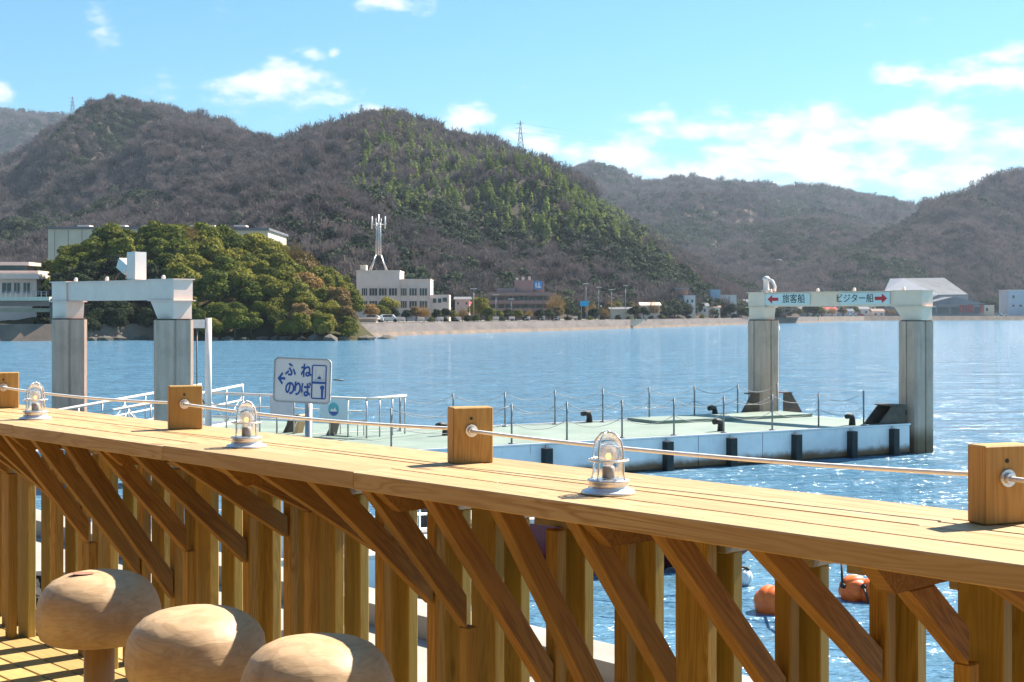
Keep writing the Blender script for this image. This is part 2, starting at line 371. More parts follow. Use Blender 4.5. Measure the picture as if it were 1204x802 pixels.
def lower(tab, dy): return [(x, y + dy) for x, y in tab]
def fan_hill(name, prof, d0, d1, mat, nu=150, nv=44, rough=1.0, base=LANDZ, power=0.85, seed=0.0, freq=0.012, x0=None, x1=None):
    """a hill: ridge line at distance d1 (number or table over px), foot at d0, gullied front, back slope"""
    x0 = prof[0][0] if x0 is None else x0; x1 = prof[-1][0] if x1 is None else x1
    D0 = (lambda x: lerp_tab(d0, x)) if isinstance(d0, list) else (lambda x: d0)
    D1 = (lambda x: lerp_tab(d1, x)) if isinstance(d1, list) else (lambda x: d1)
    def surf(x, t):
        a, b = D0(x), D1(x); d = a + (b - a) * t
        top = CAMZ + (HY - smooth_tab(prof, x)) / FPX * b
        X = dirx(x) * d
        if t <= 1: k = t ** power
        else: k = max(0.0, 1 - (t - 1) ** 1.2 * 1.6)
        h = max(0.0, top - base)
        env = max(0.0, min(1.0, 4 * t * (1.05 - t))) if t <= 1 else 0.15
        q = Vector((X * freq + seed, d * freq * 0.55, seed))
        n = mn.fractal(q, 1.0, 2.1, 4) * 0.17 * h * env * rough
        return Vector((X, d, base + h * k + n - 0.02 * h * env))
    vs = []; fs = []
    for i in range(nu + 1):
        x = x0 + (x1 - x0) * i / nu
        for j in range(nv + 1): vs.append(surf(x, 1.5 * j / nv))
    for i in range(nu):
        for j in range(nv):
            a = i * (nv + 1) + j; fs.append((a, a + nv + 1, a + nv + 2, a + 1))
    mb = MB().raw(vs, fs, True); o = mb.build(name, mat); tag(o, kind='structure')
    return surf, (x0, x1), D0, D1

P_FAR = [(-200, 140), (0, 133), (60, 134), (130, 140), (220, 165), (320, 210), (420, 260), (520, 330)]
P_A1 = [(-200, 238), (-80, 208), (0, 188), (40, 165), (80, 146), (108, 131), (135, 127), (185, 128), (232, 137), (280, 153), (312, 169), (350, 200), (420, 260), (520, 340)]
P_A2 = [(-200, 330), (0, 288), (90, 255), (180, 225), (250, 200), (300, 180), (328, 165), (352, 154), (400, 146), (432, 143), (470, 147), (512, 160), (560, 176), (604, 185), (640, 194),
        (682, 211), (720, 240), (760, 266), (800, 293), (835, 313), (870, 330), (905, 345), (940, 358)]
P_B = [(560, 250), (640, 215), (672, 203), (700, 195), (722, 199), (746, 215), (770, 213), (800, 211), (850, 217), (900, 219), (960, 226), (1020, 236), (1075, 246), (1130, 252), (1204, 262), (1400, 290)]
P_B2 = [(640, 330), (720, 268), (770, 258), (820, 262), (850, 275), (900, 268), (960, 262), (1010, 272), (1060, 280), (1100, 270), (1204, 250), (1400, 240)]
P_C = [(850, 352), (900, 338), (930, 322), (960, 306), (1000, 290), (1040, 273), (1075, 258), (1110, 243), (1150, 227), (1180, 216), (1204, 208), (1300, 180), (1400, 170)]
hills = {}
hills['far'] = fan_hill('far_hill', P_FAR, 1500, 2300, M['hill'], seed=3.1, rough=0.6)
hills['a1'] = fan_hill('west_hill', lower(P_A1, 7), 520, 1050, M['hill'], seed=9.2, rough=1.6)
hills['a2'] = fan_hill('middle_hill', lower(P_A2, 8), [(-200, 380), (400, 330), (800, 420), (940, 560)], [(-200, 700), (400, 820), (800, 760), (940, 700)], M['hill'], seed=1.7, rough=1.5)
hills['b'] = fan_hill('valley_hill', lower(P_B, 3), 1050, 1900, M['hill'], seed=5.5, rough=1.3, freq=0.008)
hills['b2'] = fan_hill('valley_spur_hill', P_B2, 900, 1350, M['hill'], seed=15.5, rough=1.2, freq=0.009)
hills['c'] = fan_hill('east_hill', lower(P_C, 5), [(850, 760), (1000, 830), (1400, 1010)], [(850, 900), (1000, 1050), (1400, 1350)], M['hill'], seed=7.4, rough=1.5)

# tree crowns for the far woods and the individual trees
def crown_mesh(name, mat, lobes, n, size, seed, fuzz=0.0, up=0.35, thin=1.0):
    """many leaf-sized faces spread through the shells of several lobes; unit: metres"""
    R = random.Random(seed); vs = []; fs = []
    tot = sum(l[3] * l[3] for l in lobes)
    for (lx, ly, lz, lr) in lobes:
        k = max(6, int(n * lr * lr / tot))
        for _ in range(k):
            u = Vector((R.gauss(0, 1), R.gauss(0, 1), R.gauss(0, 1))).normalized()
            if u.z < -0.35 and R.random() < 0.7: u.z = -u.z
            rr = lr * (R.uniform(0.62, 1.06) ** 0.6 + (R.random() * fuzz if R.random() < 0.3 else 0))
            c = Vector((lx, ly, lz)) + Vector((u.x * rr, u.y * rr, u.z * rr * 0.82))
            nrm = (u + Vector((R.gauss(0, .55), R.gauss(0, .55), R.gauss(0, .55) + up))).normalized()
            a = nrm.cross(Vector((R.random(), R.random(), R.random()))).normalized(); b = nrm.cross(a)
            s = size * R.uniform(0.6, 1.3); w = s * thin
            i = len(vs); vs += [c - a * s, c + b * w * .6, c + a * s, c - b * w * .6]; fs.append((i, i + 1, i + 2, i + 3))
    me = bpy.data.meshes.new(name); me.from_pydata(vs, [], fs); me.update(); me.materials.append(mat); return me

def twig_mesh(name, mat, n, seed, h=5.0, w=2.6, tw=0.07):
    """a leafless crown: forked limbs ending in sprays of twigs"""
    R = random.Random(seed); vs = []; fs = []
    def sliver(a, b, r):
        d = (b - a); s = d.cross(Vector((R.gauss(0, 1), R.gauss(0, 1), R.gauss(0, 1)))).normalized() * r
        i = len(vs); vs.extend([a - s, a + s, b]); fs.append((i, i + 1, i + 2))
    for _ in range(n):
        u = Vector((R.gauss(0, 1), R.gauss(0, 1), abs(R.gauss(0, .9)))).normalized()
        e = Vector((u.x * w, u.y * w, h * .45 + u.z * h * .55)) * R.uniform(.7, 1.08)
        s0 = e * R.uniform(.45, .8); s0.z = max(s0.z, h * .3)
        sliver(s0, e, tw * 1.7)
        for _ in range(2):
            q = e + Vector((R.gauss(0, .7), R.gauss(0, .7), R.gauss(.25, .5))); sliver(s0.lerp(e, R.uniform(.3, .9)), q, tw)
    for _ in range(6):
        u = Vector((R.gauss(0, 1), R.gauss(0, 1), 0)).normalized() * w * .5; sliver(Vector((0, 0, 0)), Vector((u.x, u.y, h * .7)), tw * 2.4)
    me = bpy.data.meshes.new(name); me.from_pydata(vs, [], fs); me.update(); me.materials.append(mat); return me

def variants(name, meshes):
    c = bpy.data.collections.new(name)
    for me in meshes: c.objects.link(bpy.data.objects.new(name, me))
    return c
def lobes_round(seed, r=2.2, n=6, h=3.2):
    R = random.Random(seed); L = [(0, 0, h, r * .8)]
    for k in range(n):
        a = 2 * pi * k / n + R.uniform(-.4, .4); q = r * R.uniform(.5, .75); L.append((q * cos(a), q * sin(a), h + R.uniform(-1.0, .7), r * R.uniform(.42, .62)))
    return L
V_BARE = variants('bare_tree_kinds', [twig_mesh('bare_kind', M['bare'], 85, k, 5.2 + k * .4, 2.5 + .2 * k, .13) for k in range(4)])
V_EVER = variants('evergreen_kinds', [crown_mesh('evergreen_kind', M['evergreen'], lobes_round(40 + k, 2.4, 6, 3.4), 190, .55, k) for k in range(4)])
V_BAMB = variants('bamboo_kinds', [crown_mesh('bamboo_kind', M['bamboo'], [(0, 0, 2, 1.2), (.3, .2, 3.6, 1.3), (-.2, .3, 5.2, 1.0), (.3, -.2, 6.6, .7), (.6, 0, 7.6, .35)], 150, .55, k, up=.6) for k in range(3)])

def scatter(name, pts, coll, label, cat):
    me = bpy.data.meshes.new(name); me.from_pydata([p[0] for p in pts], [], [])
    a = me.attributes.new('tree_scale', 'FLOAT', 'POINT'); a.data.foreach_set('value', [p[1] for p in pts])
    o = bpy.data.objects.new(name, me); COL.objects.link(o); tag(o, label, cat, kind='stuff')
    g = bpy.data.node_groups.new(name, 'GeometryNodeTree')
    g.interface.new_socket('Geometry', in_out='INPUT', socket_type='NodeSocketGeometry'); g.interface.new_socket('Geometry', in_out='OUTPUT', socket_type='NodeSocketGeometry')
    n = g.nodes; l = g.links
    gi = n.new('NodeGroupInput'); go = n.new('NodeGroupOutput'); iop = n.new('GeometryNodeInstanceOnPoints'); ci = n.new('GeometryNodeCollectionInfo')
    ci.inputs[0].default_value = coll; ci.inputs[1].default_value = True; ci.inputs[2].default_value = True
    rv = n.new('FunctionNodeRandomValue'); rv.data_type = 'FLOAT_VECTOR'; rv.inputs[0].default_value = (-.12, -.12, 0); rv.inputs[1].default_value = (.12, .12, 6.28)
    na = n.new('GeometryNodeInputNamedAttribute'); na.data_type = 'FLOAT'; na.inputs[0].default_value = 'tree_scale'
    l.new(gi.outputs[0], iop.inputs['Points']); l.new(ci.outputs[0], iop.inputs['Instance']); iop.inputs['Pick Instance'].default_value = True
    l.new(rv.outputs[0], iop.inputs['Rotation']); l.new(na.outputs[0], iop.inputs['Scale']); l.new(iop.outputs[0], go.inputs[0])
    md = o.modifiers.new('trees', 'NODES'); md.node_group = g
    return o

def wood_points():
    bare = []; ever = []; bamb = []; R = random.Random(11)
    def put(key, n, s0, xr=None, tmin=0.0, green=0.0):
        surf, (x0, x1), D0, D1 = hills[key]
        if xr: x0, x1 = xr
        for _ in range(n):
            x = R.uniform(x0, x1); t = tmin + (1.10 - tmin) * R.random() ** 0.8
            p = surf(x, t); py = HY - (p.z - CAMZ) / p.y * FPX
            g = mn.fractal(Vector((p.x * .011, p.y * .007, 4.2)), 1.0, 2.0, 3) + green + R.gauss(0, .16)
            s = s0 * R.uniform(.7, 1.25)
            ctr = 192 + (x - 450) * .235; half = 46 + 26 * mn.noise(Vector((x * .012, 3.0, 2.0))); q = abs(py - ctr) / half
            zone = key == 'a2' and 405 < x < 790 and R.random() < 1.4 - q ** 2 * .9 - max(0, (455 - x) / 60) - max(0, (x - 720) / 80) + .5 * mn.noise(Vector((x * .03, py * .04, 7.0)))
            p = p - Vector((0, 0, .5))
            if zone and R.random() < .8: bamb.append((p, s * R.uniform(.5, .85)))
            elif g > 0.06 or (key == 'a2' and t < .16 and R.random() < .5): ever.append((p, s * R.uniform(.75, 1.1)))
            else: bare.append((p, s))
    put('far', 2500, 2.3, (-30, 330)); put('a1', 9000, 1.05, (-20, 400)); put('a2', 20000, .92, (-20, 930))
    put('b', 8500, 1.7, (630, 1230), .3); put('b2', 7500, 1.35, (680, 1230), green=.05); put('c', 8500, 1.2, (870, 1230), green=.05)
    for key, x0, x1, n in (('a1', -10, 330, 150), ('a2', 322, 700, 190), ('b', 680, 1100, 120), ('c', 1085, 1220, 60)):
        surf = hills[key][0]
        for _ in range(n): p = surf(R.uniform(x0, x1), R.uniform(.955, 1.02)); bare.append((p - Vector((0, 0, .5)), R.uniform(1.3, 2.0) * (1 if key in ('a1', 'a2') else 1.4)))
    scatter('bare_wood', bare, V_BARE, 'leafless brown and purple grey woodland covering the hills', 'wood')
    scatter('evergreen_wood', ever, V_EVER, 'dark green evergreens growing in patches among the bare hill woods', 'wood')
    scatter('bamboo_grove', bamb, V_BAMB, 'yellow green bamboo grove on the upper slope of the middle hill', 'grove')
wood_points()

# ------------------------------------------------------------------ wooded knoll by the water, left
P_K = [(-40, 370), (20, 362), (45, 352), (75, 326), (105, 309), (140, 294), (200, 295), (255, 299), (300, 311), (345, 328), (380, 346), (408, 362), (424, 380), (440, 398)]
def knoll_surf(x, t):
    """mound rising from the rocky edge (t=0) to its crest (t=1) and falling behind"""
    d = 207 + (240 - 207) * t; top = CAMZ + (HY - smooth_tab(P_K, x)) / FPX * 232
    k = min(1.0, (t ** 0.8)) if t <= 1 else max(0, 1 - (t - 1) * 1.2)
    z = -0.4 + max(0.0, top + 0.4) * k
    z += mn.fractal(Vector((dirx(x) * d * .25, d * .25, 1.0)), 1.0, 2.0, 3) * .5 * min(1, t * 5)
    return Vector((dirx(x) * d, d + 2.5 * sin(x * .045) * (1 - t), z))
def build_knoll():
    vs = []; fs = []; nu, nv = 80, 16
    for i in range(nu + 1):
        for j in range(nv + 1): vs.append(knoll_surf(-60 + 500 * i / nu, 1.7 * j / nv))
    for i in range(nu):
        for j in range(nv):
            a = i * (nv + 1) + j; fs.append((a, a + nv + 1, a + nv + 2, a + 1))
    tag(MB().raw(vs, fs, True).build('knoll', M['knollground']), kind='structure')
    R = random.Random(5)
    for k in range(26):
        x = -20 + 460 * (k + R.random() * .6) / 26; p = knoll_surf(x, .015); r = R.uniform(.5, 1.3)
        bm = bmesh.new(); bmesh.ops.create_icosphere(bm, subdivisions=1, radius=r)
        for v in bm.verts: v.co = Vector((v.co.x * R.uniform(.8, 1.5), v.co.y * R.uniform(.7, 1.1), v.co.z * R.uniform(.4, .75)))
        me = bpy.data.meshes.new('boulder'); bm.to_mesh(me); bm.free()
        o = link('boulder', me, M['rock'], None, (p.x, p.y - .6, .15)); tag(o, 'brown boulder at the waterline below the wooded knoll', 'rock', 'boulders along the foot of the knoll')
build_knoll()

def trunk_mb(h, r, seed, limbs=5, spread=1.0):
    R = random.Random(seed); mb = MB(); top = Vector((R.uniform(-.3, .3), R.uniform(-.3, .3), h))
    mb.tube([(0, 0, -.6), (top.x * .4, top.y * .4, h * .5), top], [r, r * .75, r * .4], 7)
    for k in range(limbs):
        a = 2 * pi * k / limbs + R.uniform(-.5, .5); s = Vector((top.x * .5, top.y * .5, h * R.uniform(.45, .8)))
        e = s + Vector((cos(a) * spread * R.uniform(.8, 1.5), sin(a) * spread * R.uniform(.8, 1.5), R.uniform(.8, 1.7)))
        mb.tube([s, s.lerp(e, .5) + Vector((0, 0, .12)), e], [r * .45, r * .3, r * .12], 5)
    return mb.mesh('trunk', M['bark'])
_tr = {}
def tree_kit(key, leaf, k):
    if (key, k) not in _tr:
        if key == 'bare':
            me = twig_mesh('crown', leaf, 330, 60 + k, 6.0, 2.6, .035)
        else:
            L = lobes_round(70 + k * 3, 2.5, 8, 3.6) + lobes_round(71 + k * 3, 1.7, 5, 4.6)
            me = crown_mesh('crown', leaf, L, 3600, .225, 80 + k, fuzz=.12, up=.5)
        _tr[(key, k)] = (me, trunk_mb(3.4, .22, 90 + k, 6, 1.2))
    return _tr[(key, k)]
def tree(name, key, leaf, k, loc, s, rz, label, group, sz=None):
    o = empty(name, loc, rz); o.scale = (s, s, sz or s); tag(o, label, 'tree', group)
    c, tr = tree_kit(key, leaf, k); link('trunk', tr, None, o); link('crown', c, None, o); return o

def build_knoll_trees():
    R = random.Random(21); n = 0; done = []
    tries = 0
    while n < 130 and tries < 9000:
        tries += 1
        x = R.uniform(52, 418); t = R.choice([.05, .12, .3, .5, .7, .9, 1.0]) + R.uniform(-.04, .04)
        p = knoll_surf(x, max(.02, t))
        if any((p.x - q[0]) ** 2 + (p.y - q[1]) ** 2 < (2.2 if t < .2 else 2.45) ** 2 for q in done): continue
        done.append((p.x, p.y)); k = R.randrange(4); s = R.uniform(.78, 1.12) * (0.72 if t < .2 else 1.0)
        if x > 385: s *= .82
        where = ('at the waterline' if t < .09 else 'just above the shore rocks' if t < .2 else 'on the lower slope' if t < .4 else 'on the middle slope' if t < .6 else 'on the upper slope' if t < .8 else 'on the crest') + (' of the knoll, far left' if x < 110 else ' of the knoll, left of the gate top' if x < 170 else ' of the knoll, behind the gate' if x < 230 else ' of the knoll, right of the gate' if x < 300 else ' of the knoll, above the sign' if x < 370 else ' of the knoll, right end')
        if x > 350 and R.random() < .6: leaf = M['autumn'] if R.random() < .45 else M['knoll2']; key = 'autumn' + leaf.name; lab = 'orange brown leaved tree '
        elif x > 210 and R.random() < .6: key, leaf, lab = 'olive', M['knoll2'], 'olive yellow leaved tree '
        elif x < 190 and t < .5: key, leaf, lab = 'dark', M['darkleaf'], 'dark green tree '
        else: key, leaf, lab = 'green', M['knoll'], 'dense broadleaf evergreen '
        lab += where
        tree('evergreen_tree', key, leaf, k, p - Vector((0, 0, .3)), s, R.uniform(0, 6.28), lab, 'trees on the wooded knoll'); n += 1
    for (x, y, s) in ((221, 262, .9), (345, 285, 1.0)):
        p = at(x, y + 42, 236); tree('bare_tree', 'bare', M['autumn'], 0 if x < 300 else 1, p, s, x, 'pale leafless tree rising above the %s of the wooded knoll' % ('crest' if x < 300 else 'right shoulder'), 'bare trees on the knoll')
build_knoll_trees()

# ------------------------------------------------------------------ timber terrace: deck, counter, fence
RZ = atan2(-.735, .678); O0 = Vector((0, 3.292, 0)); ZT = 3.58; ZD = 2.58        # counter top and deck heights
def loc2w(s, p, z=0.0): return Vector((O0.x + s * cos(RZ) - p * sin(RZ), O0.y + s * sin(RZ) + p * cos(RZ), z))

deck = empty('terrace_deck', loc2w(0, 0, ZD), RZ); tag(deck, kind='structure')
for k in range(44):
    p = .60 - .118 * k; R = random.Random(300 + k); cuts = [-6.5, -4.5 + R.uniform(-.4, .4), R.uniform(-1.6, -.4), 2.4, 5.0]
    for a, b in zip(cuts, cuts[1:]): timber('plank', b - a - .005, .112, .03, M['deck'], deck, ((a + b) / 2, p, -.015 + R.uniform(-.001, .001)))

blocker = empty('light_blocker', loc2w(0, -4.6, ZD), RZ); tag(blocker, 'unseen dark cafe front with glazing behind the terrace', 'building')  # unseen volume added behind the camera to darken the shaded timber
MB().box(-9, 9, -.25, 0, 0, 3.4).build('wall', M['blocker'], blocker); MB().box(-9, 4.39, 0.003, 1.9, 2.6, 2.76).build('eave', M['blocker'], blocker); MB().box(-9, 9, -5, -.26, -.1, 3.6).build('blocker_back', M['blocker'], blocker)  # wall and eave added out of view to hold back sky light
MB().box(4.4, 4.65, .003, 4.3, 0, 3.4).build('side_wall', M['blocker'], blocker)  # added out of view, blocks bright sky from the right
for k in range(6): MB().box(-8 + k * 2.8, -6 + k * 2.8, .004, .05, .3, 2.3).build('window', M['pane'], blocker)  # invented panes on the added wall, never in view
counter = empty('bar_counter', loc2w(0, 0, ZD), RZ)
tag(counter, 'long golden timber bar counter on slanted braces in front of the stools', 'counter')
TOPZ = ZT - ZD; TH = .045
rows = [[-4.6, -2.756, -1.629, -.618, 2.4], [-4.6, -3.3, -2.1, -.2, 2.4], [-4.6, -2.5, -1.2, .9, 2.4], [-4.6, -3.0, -.75, 2.4]]
for r, cuts in enumerate(rows):
    for i, (a, b) in enumerate(zip(cuts, cuts[1:])):
        timber('plank', b - a - .0005, .1298, TH, M['top'], counter, ((a + b) / 2, .066 + .1325 * r, TOPZ - TH / 2 + random.Random(r * 9 + i).uniform(-.0012, .0012)), bev=.0025)

for a, b in ((-4.5, -1.9), (-1.9, .3), (.3, 2.3)): timber('light_stop', b - a - .004, .03, .082, M['frame'], counter, ((a + b) / 2, .514, TOPZ - .0455 - .042))  # hidden strip added under the counter to block a leak of sunlight
fence = empty('slat_fence', loc2w(0, .55, ZD), RZ)
tag(fence, 'row of upright timber slats standing behind and below the counter', 'fence')
DROP = {-17: .5, -16: .4, -15: .3, -14: .28, -13: .36, -12: .45, -11: .49, -10: .6, -9: .65, -8: .43, -7: .45, -6: .33, -5: .21, -4: .32, -3: .44, -2: .455, -1: .62, 0: .73, 1: .50, 2: .50, 3: .38, 4: .28, 5: .25, 6: .3, 7: .4}
BT = .038
for k in range(-17, 8):
    s = -.094 + .254 * k; wide = k % 3 == 1; sc = s + BT / 2
    p1 = .352 if wide else .44; z1 = -DROP[k]; p0 = .012
    if k == 4: p0 = .06
    th = atan2(-.045 - z1, p1 - p0); w = .058
    # brace: profile in (p, z) with its own axis along the timber
    A = Vector((p0, -.0455)); B = Vector((p1 - .001, z1)); C = Vector((p0 + w / sin(th), -.0455)); D = Vector((p1 - .001, z1 + w / cos(th)))
    if D.y > -.0455 or C.x > p1: D = Vector((p1 - .001, min(D.y, -.0455))); C = Vector((min(C.x, p1 - .002), -.0455))
    if k == 4: # sits under the horizontal arm
        sh = .058; A = A + Vector((sh / tan(th), -sh)); C = C + Vector((sh / tan(th), -sh))
        if C.x > p1 - .004: C = Vector((p1 - .004, min(D.y, -.104)))
    mid = (A + B + C + D) / 4; ax = (B - A).normalized(); ny = Vector((-ax.y, ax.x))
    poly = [((q - mid).dot(ax), (q - mid).dot(ny)) for q in (A, B, D, C)]
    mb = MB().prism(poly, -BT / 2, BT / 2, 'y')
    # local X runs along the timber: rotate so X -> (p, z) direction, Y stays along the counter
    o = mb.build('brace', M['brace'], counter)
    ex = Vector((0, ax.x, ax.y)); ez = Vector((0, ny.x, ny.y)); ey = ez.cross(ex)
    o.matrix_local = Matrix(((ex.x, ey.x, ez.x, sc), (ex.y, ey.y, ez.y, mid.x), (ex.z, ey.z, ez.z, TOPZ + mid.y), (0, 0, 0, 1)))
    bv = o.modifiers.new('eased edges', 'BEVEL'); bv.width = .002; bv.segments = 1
    up = (0, radians(-90), 0)
    def upright(name, pa, pb, ztop, parent, mat, zoff=0.0, ds=0.0, bt=BT):
        h = ztop + .12; po = .55 if parent is fence else 0
        timber(name, h, bt, pb - pa, mat, parent, (sc + ds, (pa + pb) / 2 - po, ztop - h / 2), (0, radians(-90), 0))
    if wide:
        timber('batten', 1 + z1 + .02, BT, BT, M['frame'], counter, (sc, p1 + BT / 2 + .001, (1 + z1) / 2 - .01), up)
        upright('board', .393, .495, TOPZ - .047, counter, M['post'])
        # arm under the counter with a chamfered nose
        mb = MB().prism([(.02, -.0465), (.495, -.0465), (.495, -.1025), (.085, -.1025)], -BT / 2, BT / 2, 'x'); mb.build('arm', M['brace'], counter, (sc + (0 if k == 4 else BT + .003), 0, TOPZ))
        upright('slat', .500, .590, TOPZ - .165, fence, M['post'], ds=.004)
    else:
        upright('slat', .443, .488, TOPZ - .165, fence, M['frame'])
        upright('slat', .491, .590, TOPZ - .165, fence, M['post'], ds=.003)
    timber('cap', .165, .13, .028, M['cap'], fence, (sc - .02, .545 - .55, TOPZ - .149), bev=.002)

# blocks that carry the rope, the rope itself and the caged lamps
BZ = radians(20); BW, BTK, BH = .118, .055, .157
def block_corner(s, p): return loc2w(s, p, ZT)
ords = ['far left', 'second from the left', 'third from the left', 'nearest, on the right']
BLK = []
for i, (s, p) in enumerate(((-3.73, .322), (-2.167, .325), (-.59, .322), (.989, .358))):
    c0 = block_corner(s, p); ex = Vector((cos(BZ), sin(BZ), 0)); ey = Vector((-sin(BZ), cos(BZ), 0))
    o = empty('rope_post', c0 + ex * (BW / 2) , BZ)
    tag(o, ['wooden rope block on the counter at the left picture edge', 'wooden rope block on the counter between the two lamps at left', 'wooden rope block on the counter left of the middle lamp', 'large wooden rope block on the counter at the right picture edge'][i], 'rope post', 'rope blocks on the counter')
    timber('block', BH, BW, BTK, M['block'], o, (0, BTK / 2, BH / 2), (0, radians(-90), radians(90)) if False else (radians(90), radians(-90), 0), bev=.003)
    mb = MB().tube([(0, .003, .092), (0, -.006, .092)], .0175, 20); mb.tube([(0, -.005, .092), (0, -.014, .092)], .011, 14); mb.build('washer', M['chrome'], o, (-.006, 0, 0))
    MB().tube([(0.0, .003, .126), (0.0, -.0012, .126)], .0045, 12).build('plug_hole', M['rubber'], o, (-.006, 0, 0))
    BLK.append((c0 + ex * (BW / 2 - .006) + Vector((0, 0, .092)), c0 + ex * (BW / 2 - .006) + ey * BTK + Vector((0, 0, .092))))
def rope_between(a, b, sag, label):
    # a, b are points where the rope leaves a block
    n = 24; pts = [a.lerp(b, k / n) - Vector((0, 0, sag * 4 * (k / n) * (1 - k / n))) for k in range(n + 1)]
    tag(MB().tube(pts, .005, 8).build('rope', M['rope']), label, 'rope', 'ropes strung between the blocks')
for i, lab in enumerate(('white rope from the far left block past the first lamp', 'white rope between the second and third blocks, above the sign pole lamp', 'white rope between the third block and the right hand block')):
    rope_between(BLK[i][0] + Vector((0, -.012, 0)), BLK[i + 1][1] + Vector((0, .002, 0)), .012, lab)
a = BLK[3][0]; rope_between(a + Vector((0, -.012, 0)), a + (a - BLK[2][1]) * .9, .01, 'white rope leaving the right hand block out of the picture')

def bulkhead_lamp(s, p, label):
    o = empty('caged_lamp', loc2w(s, p, ZT), s); tag(o, label, 'lamp', 'caged glass lamps on the counter')
    MB().lathe([(0, .0005), (.063, .0005), (.064, .004), (.060, .008), (.050, .010), (.047, .014), (.046, .026), (.049, .028), (.049, .033), (.040, .034), (0, .034)], n=36).build('base', M['chrome'], o)
    MB().lathe([(.0355, .034), (.0355, .095), (.033, .112), (.026, .126), (.014, .135), (.0005, .138)], n=32).build('globe', M['glass'], o)
    MB().lathe([(0, .035), (.014, .036), (.014, .060), (.011, .064), (0, .064)], n=16).build('socket', M['white'], o)
    MB().lathe([(.0005, .062), (.008, .064), (.017, .078), (.020, .092), (.016, .106), (.0005, .112)], n=18).build('bulb', M['frost'], o)
    MB().lathe([(.0005, .078), (.005, .080), (.0065, .086), (.005, .092), (.0005, .094)], n=12).build('filament', M['glow'], o)
    mb = MB()
    for k in range(4):
        a = pi / 4 + k * pi / 2; c, d = cos(a), sin(a)
        mb.tube([(c * .046, d * .046, .030), (c * .042, d * .042, .05), (c * .041, d * .041, .100), (c * .036, d * .036, .122), (c * .02, d * .02, .139), (0, 0, .1445)], .0022, 6)
    mb.build('guard_bar', M['chrome'], o)
    ring = [(cos(2 * pi * k / 28) * .0465, sin(2 * pi * k / 28) * .0465, .078) for k in range(29)]
    MB().tube(ring, .0026, 6, cap=False).build('guard_ring', M['chrome'], o)
    MB().lathe([(.0005, .147), (.006, .145), (.006, .140), (.0005, .140)], n=10).build('top_nut', M['chrome'], o)
def frost():
    m, t, b, out = new_mat('frosted bulb'); t.n.remove(b); d = t.add('ShaderNodeBsdfDiffuse'); d.inputs[0].default_value = (.85, .82, .78, 1); tl = t.add('ShaderNodeBsdfTranslucent'); tl.inputs[0].default_value = (.9, .86, .8, 1)
    tr = t.add('ShaderNodeBsdfTransparent'); m1 = t.add('ShaderNodeMixShader'); m1.inputs[0].default_value = .5; m2 = t.add('ShaderNodeMixShader'); m2.inputs[0].default_value = .5
    t.l.new(d.outputs[0], m1.inputs[1]); t.l.new(tl.outputs[0], m1.inputs[2]); t.l.new(m1.outputs[0], m2.inputs[1]); t.l.new(tr.outputs[0], m2.inputs[2]); t.l.new(m2.outputs[0], out.inputs[0]); return m
M['frost'] = frost()
bulkhead_lamp(.138, .178, 'caged glass lamp on the counter right of the middle block')
bulkhead_lamp(-1.4155, .175, 'caged glass lamp on the counter below the blue lettered sign')
bulkhead_lamp(-2.99, .195, 'smallest caged glass lamp on the counter at far left')

# mushroom stools
def stool_wood():
    m, t, b, out = new_mat('carved stool wood'); b.inputs['Roughness'].default_value = .55
    tc = t.add('ShaderNodeTexCoord'); oi = t.add('ShaderNodeObjectInfo')
    mp = t.add('ShaderNodeMapping'); mp.inputs['Scale'].default_value = (1.2, 1.2, 5.5); t.l.new(tc.outputs['Object'], mp.inputs[0])
    t.put(mp.inputs['Location'], oi.outputs['Random'])
    n = t.noise(mp.outputs[0], 5, 5, .6, .8); rings = t.math('FRACT', t.math('MULTIPLY', n, 6.0)); r2 = t.rng(t.math('ABSOLUTE', t.math('SUBTRACT', rings, .5)), .1, .5, 0, 1, True)
    col = t.mix(t.math('MULTIPLY', r2, .45), (.60, .395, .215, 1), (.44, .26, .125, 1)); big = t.noise(tc.outputs['Object'], 6, 4, .6)
    col = t.mix(t.rng(big, .48, .72, 0, .6), col, (.30, .155, .065, 1)); t.l.new(col, b.inputs['Base Color'])
    vo = t.add('ShaderNodeTexVoronoi'); vo.feature = 'F1'; vo.inputs['Scale'].default_value = 17; mp2 = t.add('ShaderNodeMapping'); mp2.inputs['Scale'].default_value = (1, 1, 2.2)
    t.l.new(tc.outputs['Object'], mp2.inputs[0]); t.l.new(mp2.outputs[0], vo.inputs['Vector'])
    bp = t.add('ShaderNodeBump'); bp.inputs['Strength'].default_value = .32; bp.inputs['Distance'].default_value = .006
    t.put(bp.inputs['Height'], t.math('ADD', vo.outputs['Distance'], t.math('MULTIPLY', r2, .08))); t.l.new(bp.outputs[0], b.inputs['Normal']); return m
M['stool'] = stool_wood(); M['knot'] = plain('red knot', (.30, .13, .09), .55, (.42, .22, .13), 30)
